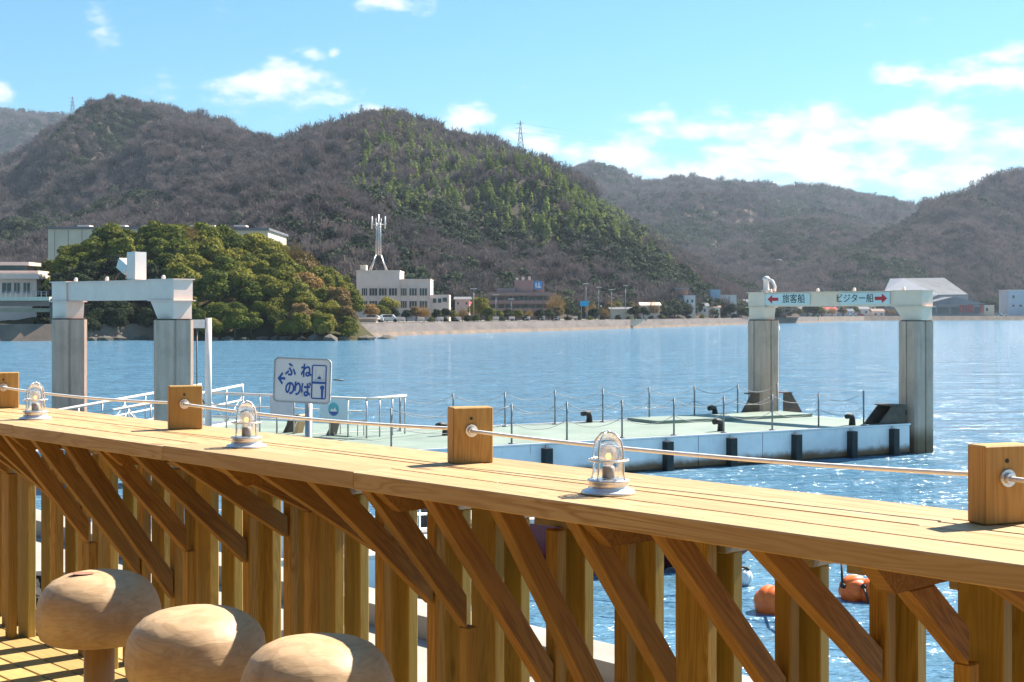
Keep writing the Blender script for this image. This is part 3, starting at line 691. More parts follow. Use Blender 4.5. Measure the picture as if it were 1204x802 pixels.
def stool(X, d, dia, label, knot=False, seed=0):
    o = empty('mushroom_stool', (X, d, ZD), seed); tag(o, label, 'stool', 'carved mushroom stools')
    R = dia / 2; q = Vector((seed * 3.1, 0, 0))
    def wob(a, z): return 1 + .035 * mn.noise(Vector((cos(a) * 1.1, sin(a) * 1.1, z * 9)) + q) + .012 * mn.noise(Vector((cos(a) * 4, sin(a) * 4, z * 22)) + q)
    prof = [(.001, .470), (.5, .470), (.84, .476), (.93, .487), (.985, .510), (1.0, .537), (.985, .566), (.94, .596), (.86, .622), (.74, .643), (.58, .657), (.38, .665), (.18, .668), (.001, .669)]
    MB().lathe([(r * R, z) for r, z in prof], n=56, wob=wob).build('seat', M['stool'], o)
    MB().lathe([(.001, .004), (.16, .004), (.162, .012), (.06, .02), (.046, .03), (.044, .25), (.043, .469), (.001, .469)], n=28).build('stem', M['stoolstem'], o)
    if knot:
        vs = [(0, 0, .0015)] + [(.034 * cos(2 * pi * k / 20) * (1 + .12 * sin(3 * k)), .022 * sin(2 * pi * k / 20), 0) for k in range(20)]
        MB().raw(vs, [(0, 1 + k, 1 + (k + 1) % 20) for k in range(20)], True).build('knot', M['knot'], o, (-.02 * cos(seed) - .02, -.03, .6698), (0, 0, -seed))
M['stoolstem'] = plain('stool stem wood', (.50, .32, .17), .55, (.42, .26, .13), 8, stretch=(6, 6, .6))
stool(-1.199, 4.13, .358, 'leftmost carved mushroom stool with a reddish knot on top', True, 0)
stool(-.803, 3.62, .358, 'middle of the three carved mushroom stools before the counter', False, 1)
stool(-.450, 3.29, .360, 'rightmost and nearest carved mushroom stool, cut by the bottom edge', False, 2)

# ------------------------------------------------------------------ quay, boats and buoys behind the fence
QZ = 2.3
quay = MB().box(-9, 9, .64, 2.75, -1.5, QZ).build('quay', M['quay'], None, loc2w(0, 0, 0), (0, 0, RZ)); tag(quay, kind='structure')
kerb = MB().box(-9, 9, 2.45, 2.72, QZ + .002, QZ + .12).build('quay_kerb', M['quay'], None, loc2w(0, 0, 0), (0, 0, RZ)); tag(kerb, kind='structure')
def rubble():
    R = random.Random(8); mb = MB()
    for k in range(420):
        s = R.uniform(-6, 1.5); p = R.uniform(.7, 1.7); r = R.uniform(.04, .11); M0 = Matrix.Translation((s, p, QZ + r * .3)) @ Matrix.Rotation(R.uniform(0, 3), 4, 'Z') @ Matrix.Rotation(R.uniform(-.5, .5), 4, 'X')
        mb.prism([(-r, -r * .7), (r * .2, -r), (r, -r * .2), (r * .6, r * .8), (-r * .7, r * .6)], -r * .6, r * .6, 'z', M0)
    o = mb.build('rubble_strip', M['gravel'], None, loc2w(0, 0, 0), (0, 0, RZ)); tag(o, 'dark rubble stones lying behind the slat fence', 'rubble', kind='stuff')
rubble()

def boat_hull(L, B, Hh, mat_hull, mat_deck, parent, sheer=.25):
    n = 14; vs = []; fs = []
    for i in range(n + 1):
        u = i / n; x = -L / 2 + L * u; w = B / 2 * (1 - max(0, (u - .45) / .55) ** 2.2) * (.86 + .14 * min(1, u * 4)); z = Hh + sheer * max(0, (u - .3)) ** 2
        w = max(w, .03); keel = -.25 + .5 * max(0, (u - .75) / .25) ** 2
        vs += [(x, -w, z), (x, -w * .82, z * .35), (x * .985, 0, keel), (x, w * .82, z * .35), (x, w, z)]
    for i in range(n):
        for k in range(4): a = i * 5 + k; fs.append((a, a + 1, a + 6, a + 5))
    fs.append((0, 1, 2, 3, 4)); MB().raw(vs, fs, False).build('hull', mat_hull, parent)
    dv = []; df = []
    for i in range(n + 1): dv += [(vs[i * 5][0], vs[i * 5][1] * .93, vs[i * 5][2] - .05), (vs[i * 5][0], -vs[i * 5][1] * .93, vs[i * 5][2] - .05)]
    for i in range(n): df.append((2 * i, 2 * i + 2, 2 * i + 3, 2 * i + 1))
    MB().raw(dv, df).build('boat_deck', mat_deck, parent)
    for sgn in (-1, 1):
        MB().tube([(vs[i * 5][0], sgn * abs(vs[i * 5][1]), vs[i * 5][2]) for i in range(n + 1)], .045, 6).build('gunwale', M['white'], parent)
M['redhull'] = plain('dark red hull paint', (.16, .018, .02), .35, (.11, .015, .018), 3)
M['gel'] = plain('white gelcoat', (.76, .77, .78), .25, (.68, .69, .70), 1)
def boat(L, B, Hh, loc, rz, hullmat, label, cabin=True, rails=True):
    o = empty('motor_boat', loc, rz); tag(o, label, 'boat'); boat_hull(L, B, Hh, hullmat, M['gel'], o)
    if cabin:
        MB().prism([(-.9, 0), (1.0, 0), (.55, .62), (.2, 1.0), (-.9, 1.0)], -B * .3, B * .3, 'y').build('cabin', M['gel'], o, (0, 0, Hh - .05))
        w = MB(); w.box(-.7, .15, -B * .3 - .008, -B * .3 + .01, .5, .86); w.build('side_window', M['pane'], o, (0, 0, Hh - .05))
        w = MB(); w.box(-.7, .15, B * .3 - .01, B * .3 + .008, .5, .86); w.build('side_window', M['pane'], o, (0, 0, Hh - .05))
        MB().raw([(.96, -B * .26, .06), (.96, B * .26, .06), (.58, B * .26, .6), (.58, -B * .26, .6)], [(0, 1, 2, 3)]).build('windscreen', M['pane'], o, (.02, 0, Hh - .04))
    for sgn in ((-1, 1) if rails else ()):
        mb = MB(); pts = [(-L * .35 + L * .16 * k, sgn * B * .42 * (1 - .09 * max(0, k - 2)), Hh + .5) for k in range(5)]
        mb.tube(pts, .018, 6)
        for p in pts: mb.tube([(p[0], p[1], Hh - .02), p], .014, 6)
        mb.build('boat_rail', M['chrome'], o)
    MB().box(-L / 2 - .28, -L / 2 - .02, -.18, .18, .3, 1.0).build('outboard_motor', M['darkmetal'], o)
boat(6.2, 1.9, .75, (-3.0, 19.5, 0), radians(205), M['gel'], 'white motor boat with cabin seen through the left slats')
boat(5.2, 1.8, .85, (1.4, 22.6, 0), radians(8), M['redhull'], 'dark red hulled boat with white gunwale seen through the middle slats', False, False)

def buoy(px, py, r, label, mat=None, tilt=0.4):
    p = on(px, py, 0); o = empty('mooring_buoy', (p.x, p.y, .12)); tag(o, label, 'buoy', 'floating buoys beyond the fence'); o.rotation_euler = (tilt, tilt * .6, px)
    def wob(a, z): return 1 - .10 * abs(cos(a * 4)) ** 9
    prof = [(.001, -r * .95)] + [(r * cos(t) , r * .95 * sin(t)) for t in [radians(x) for x in range(-75, 80, 15)]] + [(.001, r * .95)]
    MB().lathe(prof, n=60, wob=wob).build('float', mat or M['orange'], o)
    MB().tube([(0, 0, r * .85), (0, 0, r * 1.15)], .035, 8).build('lug', M['rubber'], o)
    q = Vector((0, 0, r)); MB().tube([(0, 0, r * 1.1), (-.35, .1, r * .7), (-.9, .1, r * .1), (-1.5, 0, -.1)], .018, 6).build('mooring_line', M['rubber'], o)
buoy(907, 719, .24, 'orange ribbed buoy floating between the slats, left of the pair', tilt=1.2)
buoy(1004, 704, .22, 'left orange buoy of the touching pair under the counter', tilt=1.1)
buoy(1026, 706, .20, 'right orange buoy of the touching pair under the counter', tilt=-1.0)
buoy(874, 688, .14, 'white float beside the slats, left of the orange buoys', M['gel'])

# ------------------------------------------------------------------ lettering
def lettering(body, size, mat, parent, Mx, bold=.012, sx=1.0, name='lettering'):
    c = bpy.data.curves.new('lettering', 'FONT'); c.body = body; c.size = size; c.align_x = 'CENTER'; c.align_y = 'CENTER'; c.offset = bold * size; c.extrude = .0015
    o = bpy.data.objects.new('lettering', c); COL.objects.link(o); dg = bpy.context.evaluated_depsgraph_get()
    me = bpy.data.meshes.new_from_object(o.evaluated_get(dg)); bpy.data.objects.remove(o); bpy.data.curves.remove(c)
    me.transform(Matrix.Diagonal((sx, 1, 1, 1))); me.materials.clear()
    r = link(name, me, mat, parent); r.matrix_local = Mx; return r
def facing(origin, right, up=Vector((0, 0, 1))):
    """frame whose x runs along the sign, y up, z out of its face"""
    r = Vector(right).normalized(); u = Vector(up); n = r.cross(u)
    return Matrix(((r.x, u.x, n.x, origin[0]), (r.y, u.y, n.y, origin[1]), (r.z, u.z, n.z, origin[2]), (0, 0, 0, 1)))
def arrow_poly(L, H, hl, sh): return [(0, 0), (hl, H / 2), (hl, sh / 2), (L, sh / 2), (L, -sh / 2), (hl, -sh / 2), (hl, -H / 2)]

# ------------------------------------------------------------------ portal gates
def gate_frame(name, A, B, side, rz, ztop, beam_h, stub_h, mat, label, ea=.28, eb=.55):
    """two concrete piles A (left in view) and B carrying a painted steel beam; local x from A to B"""
    A = Vector((A[0], A[1], 0)); B = Vector((B[0], B[1], 0)); ax = (B - A).normalized(); L = (B - A).length
    o = empty(name, A, atan2(ax.y, ax.x)); tag(o, label, 'gate'); ra = rz - atan2(ax.y, ax.x)
    h = side / 2; c = .07
    poly = [(-h + c, -h), (h - c, -h), (h, -h + c), (h, h - c), (h - c, h), (-h + c, h), (-h, h - c), (-h, -h + c)]
    g = .03
    poly = [(-h + c, -h), (-.03, -h), (-.03, -h + g), (.03, -h + g), (.03, -h), (h - c, -h), (h, -h + c), (h, h - c), (h - c, h), (-h + c, h), (-h, h - c), (-h, .03), (-h + g, .03), (-h + g, -.03), (-h, -.03), (-h, -h + c)]
    for x in (0, L):
        p = MB().prism(poly, -2, ztop, 'z').build('pile', M['pile'], o, (x, 0, 0), (0, 0, ra))
        MB().prism([(q[0] * .93, q[1] * .93) for q in poly], ztop + .001, ztop + .03, 'z').build('bearing_plate', M['rust'], p)
    zb = ztop + .03 + stub_h; bw = .26
    for x, s, e in ((0, 1, ea), (L, -1, eb)):
        MB().prism([(x - s * .36, ztop + .031), (x + s * min(.26, e - .04), ztop + .031), (x + s * e, zb), (x - s * .36, zb)], -bw, bw, 'y').build('stub', mat, o)
        MB().box(min(x - s * .38, x + s * e), max(x - s * .38, x + s * e), -bw - .01, bw + .01, zb + .025, zb + beam_h).build('beam_end', mat, o)
        MB().box(min(x - s * .44, x + s * (e + .04)), max(x - s * .44, x + s * (e + .04)), -bw - .06, bw + .06, zb, zb + .024).build('flange', mat, o)
        MB().box(min(x - s * .42, x + s * (e + .04)), max(x - s * .42, x + s * (e + .04)), -bw - .05, bw + .05, zb + beam_h + .001, zb + beam_h + .025).build('flange', mat, o)
    MB().box(ea + .004, L - eb - .004, -bw + .04, bw - .04, zb + .03, zb + beam_h - .01).build('beam', mat, o)
    MB().box(ea + .045, L - eb - .045, -bw - .02, bw + .02, zb + beam_h - .009, zb + beam_h + .014).build('flange', mat, o)
    for x in (.3, L * .38, L * .62, L - .4): MB().lathe([(.001, 0), (.05, 0), (.05, .05), (.035, .09), (.001, .10)], n=10).build('beam_light', M['white'], o, (x, 0, zb + beam_h + .026))
    return o, L, zb
PAX = Vector((.866, .5, 0)); PAY = Vector((-.5, .866, 0)); PE = Vector((11.3, 40.4, 0)); PDZ = .84; PRZ = radians(30)
gB = PE + PAX * .50 + PAY * .25; gA = Vector((7.95, 45.0, 0))
gate, GL, gzb = gate_frame('harbour_gate', gA, gB, .74, PRZ, 3.76, .46, .38, M['beam2'], 'harbour gate with red arrows and Japanese signs over the pontoon end')
def gate_t(A, B, px):
    k = dirx(px); dx, dy = B.x - A.x, B.y - A.y; return (k * A.y - A.x) / (dx - k * dy) * sqrt(dx * dx + dy * dy)
M['panel'] = plain('sign panel white', (.74, .78, .74), .4, (.68, .72, .68), 2)
def gate_sign(x0, x1, y_face, text, tx, arrow_x, left):
    zc = gzb + .255; hh = .18
    pn = MB().box(x0, x1, y_face - .012, y_face + .012, zc - hh, zc + hh).build('sign_panel', M['panel'], gate)
    fy = y_face - .0135
    lettering(text, .29 if len(text) < 4 else .27, M['black'], pn, facing((tx, fy, zc - .005), (1, 0, 0)), .008, 1.0)
    poly = arrow_poly(.42, .28, .18, .10); 
    if not left: poly = [(-q[0], q[1]) for q in poly][::-1]
    MB().prism(poly, 0, .003, 'y').build('arrow', M['red'], pn, (arrow_x, fy - .004, zc))
g0 = lambda px: gate_t(gA, gB, px)
gate_sign(g0(905), g0(958), -.24, '旅客船', g0(939), g0(908.5), True)
gate_sign(g0(993), g0(1052), -.24, 'ビジター船', g0(1010.5), g0(1049), False)
# horn shaped lamp on the left end of the beam
MB().lathe([(.001, 0), (.14, 0), (.14, .05), (.09, .10), (.085, .36), (.12, .40), (.12, .44), (.05, .50), (.001, .51)], n=16).build('beacon', M['white'], gate, (.12, 0, gzb + .49))
MB().tube([(.0, 0, .42), (.22, 0, .34), (.32, 0, .16), (.30, 0, .02)], .045, 8).build('beacon_arm', M['white'], gate, (.15, 0, gzb + .49))

lB = at(204, 376, 33.7); lA = at(81.5, 376, 36.6)
lgate, LL, lzb = gate_frame('white_gate', lA, lB, .86, radians(18), 3.83, .50, .42, M['beam'], 'white steel gate on two concrete piles before the wooded knoll')
l0 = lambda px: gate_t(lA, lB, px)
bx = l0(161.5)
MB().box(bx - .14, bx + .2, -.2, .12, lzb + .53, lzb + 1.2).build('control_box', M['white'], lgate)
MB().box(bx - .145, bx + .205, -.203, -.1995, lzb + .56, lzb + 1.16).build('box_door', M['beam'], lgate)
MB().box(-.2, .2, -.16, .12, -.13, .13, Matrix.Rotation(.5, 4, 'Y')).build('floodlight', M['white'], lgate, (bx - .42, 0, lzb + .86))
MB().tube([(bx - .42, 0, lzb + .55), (bx - .40, 0, lzb + .78)], .04, 8).build('floodlight_arm', M['steel'], lgate)
MB().tube([(bx - .40, -.1, lzb + .8), (bx - .62, -.12, lzb + .7), (bx - .75, -.15, lzb + .53)], .025, 6).build('cable', M['rubber'], lgate)

# ------------------------------------------------------------------ floating pontoon
pont = empty('floating_pontoon', (PE.x, PE.y, 0), PRZ)
tag(pont, 'long floating pontoon with pale green deck, white sides and black fenders', 'pontoon')
def pl(w):
    d = Vector((w.x, w.y, 0)) - PE; return Vector((d.dot(PAX), d.dot(PAY), 0))
PL, PW = -17.2, 5.25
MB().box(PL + .06, -.06, .06, PW - .06, -.6, PDZ - .03).build('hull_core', M['rust'], pont)
MB().box(PL, 0, 0, PW, PDZ - .028, PDZ).build('deck_plate', M['pdeck'], pont)
MB().box(PL - .02, .02, -.03, .03, PDZ - .02, PDZ + .025).build('deck_edge', M['hull'], pont)
MB().box(PL - .02, .02, PW - .03, PW + .03, PDZ - .02, PDZ + .025).build('deck_edge', M['hull'], pont)
MB().box(-6.2, -.4, 3.6, 5.1, PDZ + .002, PDZ + .09).build('ramp_plate', M['pdeck'], pont)
fx = [pl(on(x, y, 0)).x for x, y in ((627, 560), (710, 557), (789, 554), (865, 549), (936, 543), (1005, 539), (1057.5, 536))]
edges = sorted(fx); cuts = [PL] + edges + [0.0]
for a, b in zip(cuts, cuts[1:]):
    n = 2 if b - a > 2.0 else 1
    for k in range(n):
        x0 = a + (b - a) * k / n; x1 = a + (b - a) * (k + 1) / n
        MB().box(x0 + .012, x1 - .012, .0, .055, .06, PDZ - .03).build('side_panel', M['hull'], pont)
for x in edges: MB().prism([(-.12, .0), (.12, .0), (.10, -.19), (-.10, -.19)], -.25, PDZ - .1, 'z').build('fender', M['rubber'], pont, (x, -.002, 0))
for k in range(3): MB().box(-.055, .0, .1 + k * 1.75, 1.78 + k * 1.75, .06, PDZ - .03).build('side_panel', M['hull'], pont, (.055, 0, 0))
near = [(460, 525), (601.6, 518.5), (666.6, 515), (731.4, 511.8), (792.4, 509), (851, 503), (908, 501.6), (962.5, 500.7), (1015.4, 498.5)]
far = [(470.4, 505.5), (533, 501.5), (593.7, 500), (652.5, 498), (708.8, 495), (763.4, 491.3), (816.5, 489), (867.4, 487.3), (914, 487.5)]
for row, yy in ((near, .35), (far, PW - .25)):
    pts = []
    for (x, y) in row:
        # keep the view direction, set the post into its row
        k = dirx(x); P0 = PE + PAY * yy; t = (k * P0.y - P0.x) / (PAX.x - k * PAX.y); pts.append(t)
    for x in pts:
        MB().tube([(x, yy, PDZ + .003), (x, yy, PDZ + .97)], .024, 8).build('chain_post', M['chain'], pont)
        MB().tube([(x, yy, PDZ + .0025), (x, yy, PDZ + .03)], .085, 10).build('post_foot', M['steel'], pont)
    for a, b in zip(pts, pts[1:]):
        for zz, sag in ((.93, .22), (.52, .2)):
            MB().tube([(a + (b - a) * q / 10, yy, PDZ + zz - sag * 4 * (q / 10) * (1 - q / 10)) for q in range(11)], .008, 5).build('chain', M['chain'], pont)
for (x, y) in ((684, 495.5), (832.5, 489), (524, 512), (847.5, 507), (1002, 500)):
    w = on(x, y, PDZ); q = pl(w); q.y = min(max(q.y, .22), PW - .12); b = empty('bollard', (q.x, q.y, PDZ), 0, pont)
    MB().tube([(0, 0, .002), (0, 0, .17), (-.05, -.02, .26), (-.16, -.05, .28), (-.30, -.09, .26)], [.10, .085, .085, .08, .07], 10).build('bollard_post', M['rubber'], b)
# steel guide brackets holding the pontoon to the piles
for c, sgn in ((pl(gB), -1), (pl(gA), -1)):
    x = c.x; y = c.y
    if y < 2:
        for yy in (.06, .62): MB().prism([(-1.15, PDZ + .002), (-.1, PDZ + .002), (-.1, PDZ + .52), (-.6, PDZ + .52)], yy, yy + .05, 'y').build('guide_bracket', M['rust'], pont)
        MB().tube([(-.14, .1, PDZ + .33), (-.14, .6, PDZ + .33)], .13, 12).build('guide_roller', M['rubber'], pont)
        MB().box(-.62, -.1, .0, .75, PDZ + .525, PDZ + .56).build('guide_plate', M['rust'], pont)
    else:
        for xx, s in ((x - .5, -1), (x + .5, 1)):
            MB().prism([(xx + s * .75, PDZ + .002), (xx, PDZ + .002), (xx, PDZ + .62), (xx + s * .3, PDZ + .62)], y - .42, y - .36, 'y').build('guide_bracket', M['rust'], pont)
            MB().box(min(xx, xx + s * .32), max(xx, xx + s * .32), y - .44, y - .05, PDZ + .625, PDZ + .66).build('guide_plate', M['rust'], pont)

# landing stage with white railing left of the pontoon
stage = empty('landing_stage', (0, 0, 0)); tag(stage, 'white railed landing stage at the left end of the pontoon', 'landing stage')
sA, sB = on(247, 505.5, PDZ), on(431, 516, PDZ); sd = (sB - sA).normalized(); sn = Vector((-sd.y, sd.x, 0)); 
sM = Matrix(((sd.x, sn.x, 0, sA.x), (sd.y, sn.y, 0, sA.y), (0, 0, 1, 0), (0, 0, 0, 1))); sL = (sB - sA).length
stage.matrix_world = sM
MB().box(-3.0, sL + .35, -.25, 3.2, -.4, PDZ - .01).build('stage_hull', M['hull'], stage)
MB().box(-3.05, sL + .4, -.3, 3.25, PDZ - .009, PDZ + .012).build('stage_deck', M['pdeck'], stage)
n = 9
for k in range(n + 1): MB().tube([(sL * k / n, 0, PDZ + .013), (sL * k / n, 0, PDZ + .98)], .022, 6).build('rail_post', M['steel'], stage)
for z, r in ((1.0, .036), (.68, .022), (.38, .022)): MB().tube([(-.3, 0, PDZ + z), (sL, 0, PDZ + z)], r, 8).build('handrail' if z == 1.0 else 'mid_rail', M['white'], stage)
for k in range(4): MB().tube([(sL, .55 * k, PDZ + .013), (sL, .55 * k, PDZ + .98)], .02, 6).build('rail_post', M['steel'], stage)
MB().tube([(sL, 0, PDZ + 1.0), (sL, 1.7, PDZ + 1.0)], .036, 8).build('handrail', M['white'], stage)
def s_at(px): k = dirx(px); return (k * sA.y - sA.x) / (sd.x - k * sd.y)
M['greypanel'] = plain('grey panel', (.50, .53, .56), .5, (.46, .49, .52), 3); M['palepanel'] = plain('pale blue panel', (.50, .66, .72), .5, (.46, .61, .68), 3)
MB().box(s_at(319), s_at(346), -.06, -.035, PDZ + .42, PDZ + .98).build('notice_panel', M['greypanel'], stage)
lp = MB().box(s_at(377.5), s_at(410.5), -.06, -.035, PDZ + .40, PDZ + .96).build('emblem_panel', M['palepanel'], stage)
def emblem():
    xc = s_at(394); zc = PDZ + .71; r = .17
    disc = lambda rr, n=28: [(rr * cos(2 * pi * k / n), rr * sin(2 * pi * k / n)) for k in range(n)]
    MB().prism(disc(r), -.0005, .003, 'y').build('emblem', plain('emblem teal', (.05, .34, .42), .4, (.10, .45, .48), 5), lp, (xc, -.0645, zc))
    low = [(r * .96 * cos(a), r * .96 * sin(a)) for a in [radians(200 + 140 * k / 12) for k in range(13)]]
    MB().prism(low, -.0005, .003, 'y').build('emblem_wave', plain('emblem navy', (.015, .08, .30), .4, (.02, .09, .33), 5), lp, (xc, -.0685, zc))
    hill = [(-.11, -.055), (-.05, .02), (0, -.02), (.05, .05), (.12, -.055)]
    MB().prism(hill, -.0005, .003, 'y').build('emblem_hill', M['panel'], lp, (xc, -.0725, zc))
emblem()
for px, c in ((330, M['rubber']), (341, M['stoolstem']), (381, M['darkmetal'])):
    x = s_at(px); mb = MB(); mb.prism([(-.14, 0), (.02, 0), (.16, .46), (.08, .5), (-.02, .2)], .25, .5, 'y'); o = mb.build('folded_stand', c, None); o.matrix_world = sM @ Matrix.Translation((x, 0, PDZ + .013))
    tag(o, {330: 'dark blue folded stand leaning on the landing stage railing', 341: 'tan folded stand beside the dark one on the landing stage', 381: 'dark folded stand under the round emblem panel'}[px], 'stand', 'folded stands on the landing stage')
tbl = empty('small_table', (0, 0, 0)); tag(tbl, 'low dark topped table below the emblem panel on the landing stage', 'table'); tbl.matrix_world = sM @ Matrix.Translation((s_at(396), .5, PDZ + .013))
MB().box(-.42, .42, -.16, .16, .36, .385).build('table_top', M['darkmetal'], tbl)
for a in (-.38, .38):
    for b in (-.13, .13): MB().tube([(a, b, 0), (a, b, .36)], .014, 6).build('leg', M['steel'], tbl)

lamp = empty('lamp_post', on(245, 512, PDZ) + Vector((0, -.0, .013))); tag(lamp, 'slim white lamp post with short arm beside the white gate', 'lamp post')
lb = lamp.location; H = CAMZ - (374 - HY) / FPX * lb.y - lb.z
MB().tube([(0, 0, 0), (0, 0, H)], .085, 12).build('pole', M['white'], lamp); MB().box(-.42, -.07, -.08, .08, H - .26, H - .04).build('lamp_head', M['white'], lamp)
MB().box(-.17, .17, -.17, .17, .0, .02).build('foot_plate', M['steel'], lamp)
MB().tube([(-.30, .02, H - .26), (-.30, .02, 1.2), (-.1, .0, .8)], .018, 6).build('cable', M['darkmetal'], lamp)

gw = empty('gangway', (0, 0, 0)); tag(gw, 'white railed gangway with crossed bracing seen between the gate piles', 'gangway')
gp0, gp1 = at(30, 484, 32.0), at(236, 455.5, 41.5); zt = 1.83; gp0.z = gp1.z = 0
gd = (gp1 - gp0).normalized(); gn = Vector((gd.y, -gd.x, 0)); gLn = (gp1 - gp0).length
gw.matrix_world = Matrix(((gd.x, gn.x, 0, gp0.x), (gd.y, gn.y, 0, gp0.y), (0, 0, 1, 0), (0, 0, 0, 1)))
for y in (0, 1.3):
    MB().tube([(0, y, zt - .15), (gLn, y, zt + .08)], .036, 8).build('handrail', M['white'], gw); MB().tube([(0, y, zt - .55), (gLn, y, zt - .35)], .026, 8).build('mid_rail', M['white'], gw)
    MB().box(0, gLn, y - .03, y + .03, .72, .92).build('side_beam', M['hull'], gw)
    m = 8
    for k in range(m + 1): MB().tube([(gLn * k / m, y, .9), (gLn * k / m, y, zt - .15 + .23 * k / m)], .02, 6).build('rail_post', M['steel'], gw)
    for k in range(m): MB().tube([(gLn * k / m, y, .93 if k % 2 else zt - .2), (gLn * (k + 1) / m, y, zt - .2 if k % 2 else .93)], .018, 6).build('diagonal', M['steel'], gw)
MB().box(0, gLn, .04, 1.26, .80, .86).build('walkway', M['steel'], gw)

# ------------------------------------------------------------------ direction sign on its pole
SD = 13.0
sg = empty('direction_sign', at(362, 515, SD)); sg.location.z = .2; tag(sg, 'grey metal direction sign with blue Japanese lettering, arrow and ship pictogram', 'sign')
sc0 = at(355.5, 447.5, SD); sw, sh = 69 / FPX * SD, 52.5 / FPX * SD
yaw = radians(-14); sr = Vector((cos(yaw), sin(yaw), 0)); sr.z = -.045; sr.normalize(); su = Vector((.02, 0, 1)).normalized()
sw /= cos(yaw)
def rrect(w, h, r, n=6):
    out = []
    for cx, cy, a0 in ((w / 2 - r, h / 2 - r, 0), (-w / 2 + r, h / 2 - r, 90), (-w / 2 + r, -h / 2 + r, 180), (w / 2 - r, -h / 2 + r, 270)):
        out += [(cx + r * cos(radians(a0 + 90 * k / n)), cy + r * sin(radians(a0 + 90 * k / n))) for k in range(n + 1)]
    return out
SM = Matrix.Translation(-sg.location) @ facing(sc0, sr, su)
def on_sign(name, mb, mat, parent=sg, z=0.0): 
    o = mb.build(name, mat, parent); o.matrix_local = SM @ Matrix.Translation((0, 0, z)) if parent is sg else Matrix.Translation((0, 0, z)); return o
board = on_sign('sign_board', MB().prism(rrect(sw, sh, .045), -.012, .004, 'z'), M['signface'])
def ring_band(w, h, r, t, z1):
    a = rrect(w, h, r); b = rrect(w - 2 * t, h - 2 * t, max(.005, r - t)); n = len(a); vs = [(*p, 0) for p in a] + [(*p, 0) for p in b] + [(*p, z1) for p in a] + [(*p, z1) for p in b]; fs = []
    for i in range(n):
        j = (i + 1) % n; fs += [(2 * n + i, 2 * n + j, 3 * n + j, 3 * n + i), (i, j, 2 * n + j, 2 * n + i), (n + j, n + i, 3 * n + i, 3 * n + j)]
    return MB().raw(vs, fs)
on_sign('sign_rim', ring_band(sw + .004, sh + .004, .047, .011, .006), M['steel'], board, .0045)
u = sw / 69.0                       # one photo pixel on the board
def sx(px): return (px - 355.5) * u
def sy(py): return -(py - 447.5) * u
def glyph(ch, px, py, size, sxx=1.0): lettering(ch, size, M['blue'], board, Matrix.Translation((sx(px), sy(py), .0055)), .03, sxx)
glyph('ふ', 341, 436.5, .135, .8); glyph('ね', 359.8, 437.2, .135, .78)
glyph('の', 340.8, 457.6, .14, .72); glyph('り', 350.2, 458, .14, .7); glyph('ば', 360, 459, .14, .72)
ar = [(-4.4, 0), (1.0, 7.2), (2.3, 5.4), (-.4, 1.4), (4.8, 1.4), (4.8, -1.4), (-.4, -1.4), (2.3, -5.4), (1.0, -7.2)]
on_sign('arrow', MB().prism([(sx(330) + a * u, sy(446) + b * u) for a, b in ar], .0045, .0075, 'z'), M['blue'], board)
on_sign('pictogram_frame', ring_band(18 * u, 39 * u, .018, 1.3 * u, .003), M['blue'], board, .0048).location = (sx(375.8), sy(448.3), .0048)
on_sign('waterline_bar', MB().box(sx(368), sx(383.8), sy(450.4), sy(448.0), .0048, .0075), M['blue'], board)
pt = lambda pts: [(sx(a), sy(b)) for a, b in pts]
on_sign('person_symbol', MB().prism(pt([(378.7, 457), (381.6, 457), (381.1, 466.6), (379.0, 466.6)]), .0048, .0075, 'z'), M['blue'], board)
on_sign('person_symbol', MB().prism([(sx(380) + 2.6 * u * cos(2 * pi * k / 16), sy(454.6) + 2.6 * u * sin(2 * pi * k / 16)) for k in range(16)], .0048, .0072, 'z'), M['blue'], board)
ship = [(369, 445.4), (382.5, 445.0), (381.2, 447.2), (370.2, 447.2)]
on_sign('ship_symbol', MB().prism(pt(ship)[::-1], .0048, .0072, 'z'), M['greyblue'] if 'greyblue' in M else M['greypanel'], board)
on_sign('ship_symbol', MB().prism(pt([(373.5, 444.8), (378.5, 444.6), (377.5, 442.2), (375.2, 442.0)])[::-1], .0048, .0072, 'z'), M['blue'], board)
for x, y0 in ((371.8, 434), (381.6, 434), (376.3, 439)): on_sign('ship_mast', MB().box(sx(x) - .0016, sx(x) + .0016, sy(444.5), sy(y0), .0048, .0068), M['greypanel'], board)
pz = sc0 - sg.location; pxo = at(362, 447, SD) - sg.location
MB().tube([(pxo.x, .05, 0), (pxo.x, .05, pz.z + sh * .42)], .034, 12).build('pole', M['steel'], sg)
MB().box(pxo.x - .12, pxo.x + .12, .016, .034, pz.z - .02, pz.z + .02).build('bracket', M['steel'], sg)
MB().tube([(sx(384), .02, pz.z + sy(446.6)), (sx(396), .02, pz.z + sy(447.5))], .007, 6).build('bolt', M['darkmetal'], sg)
jet = MB().box(-1.0, 1.0, -.7, .9, -1.2, .198).build('sign_footing', M['quay'], None, (sg.location.x, sg.location.y, 0)); tag(jet, kind='structure')

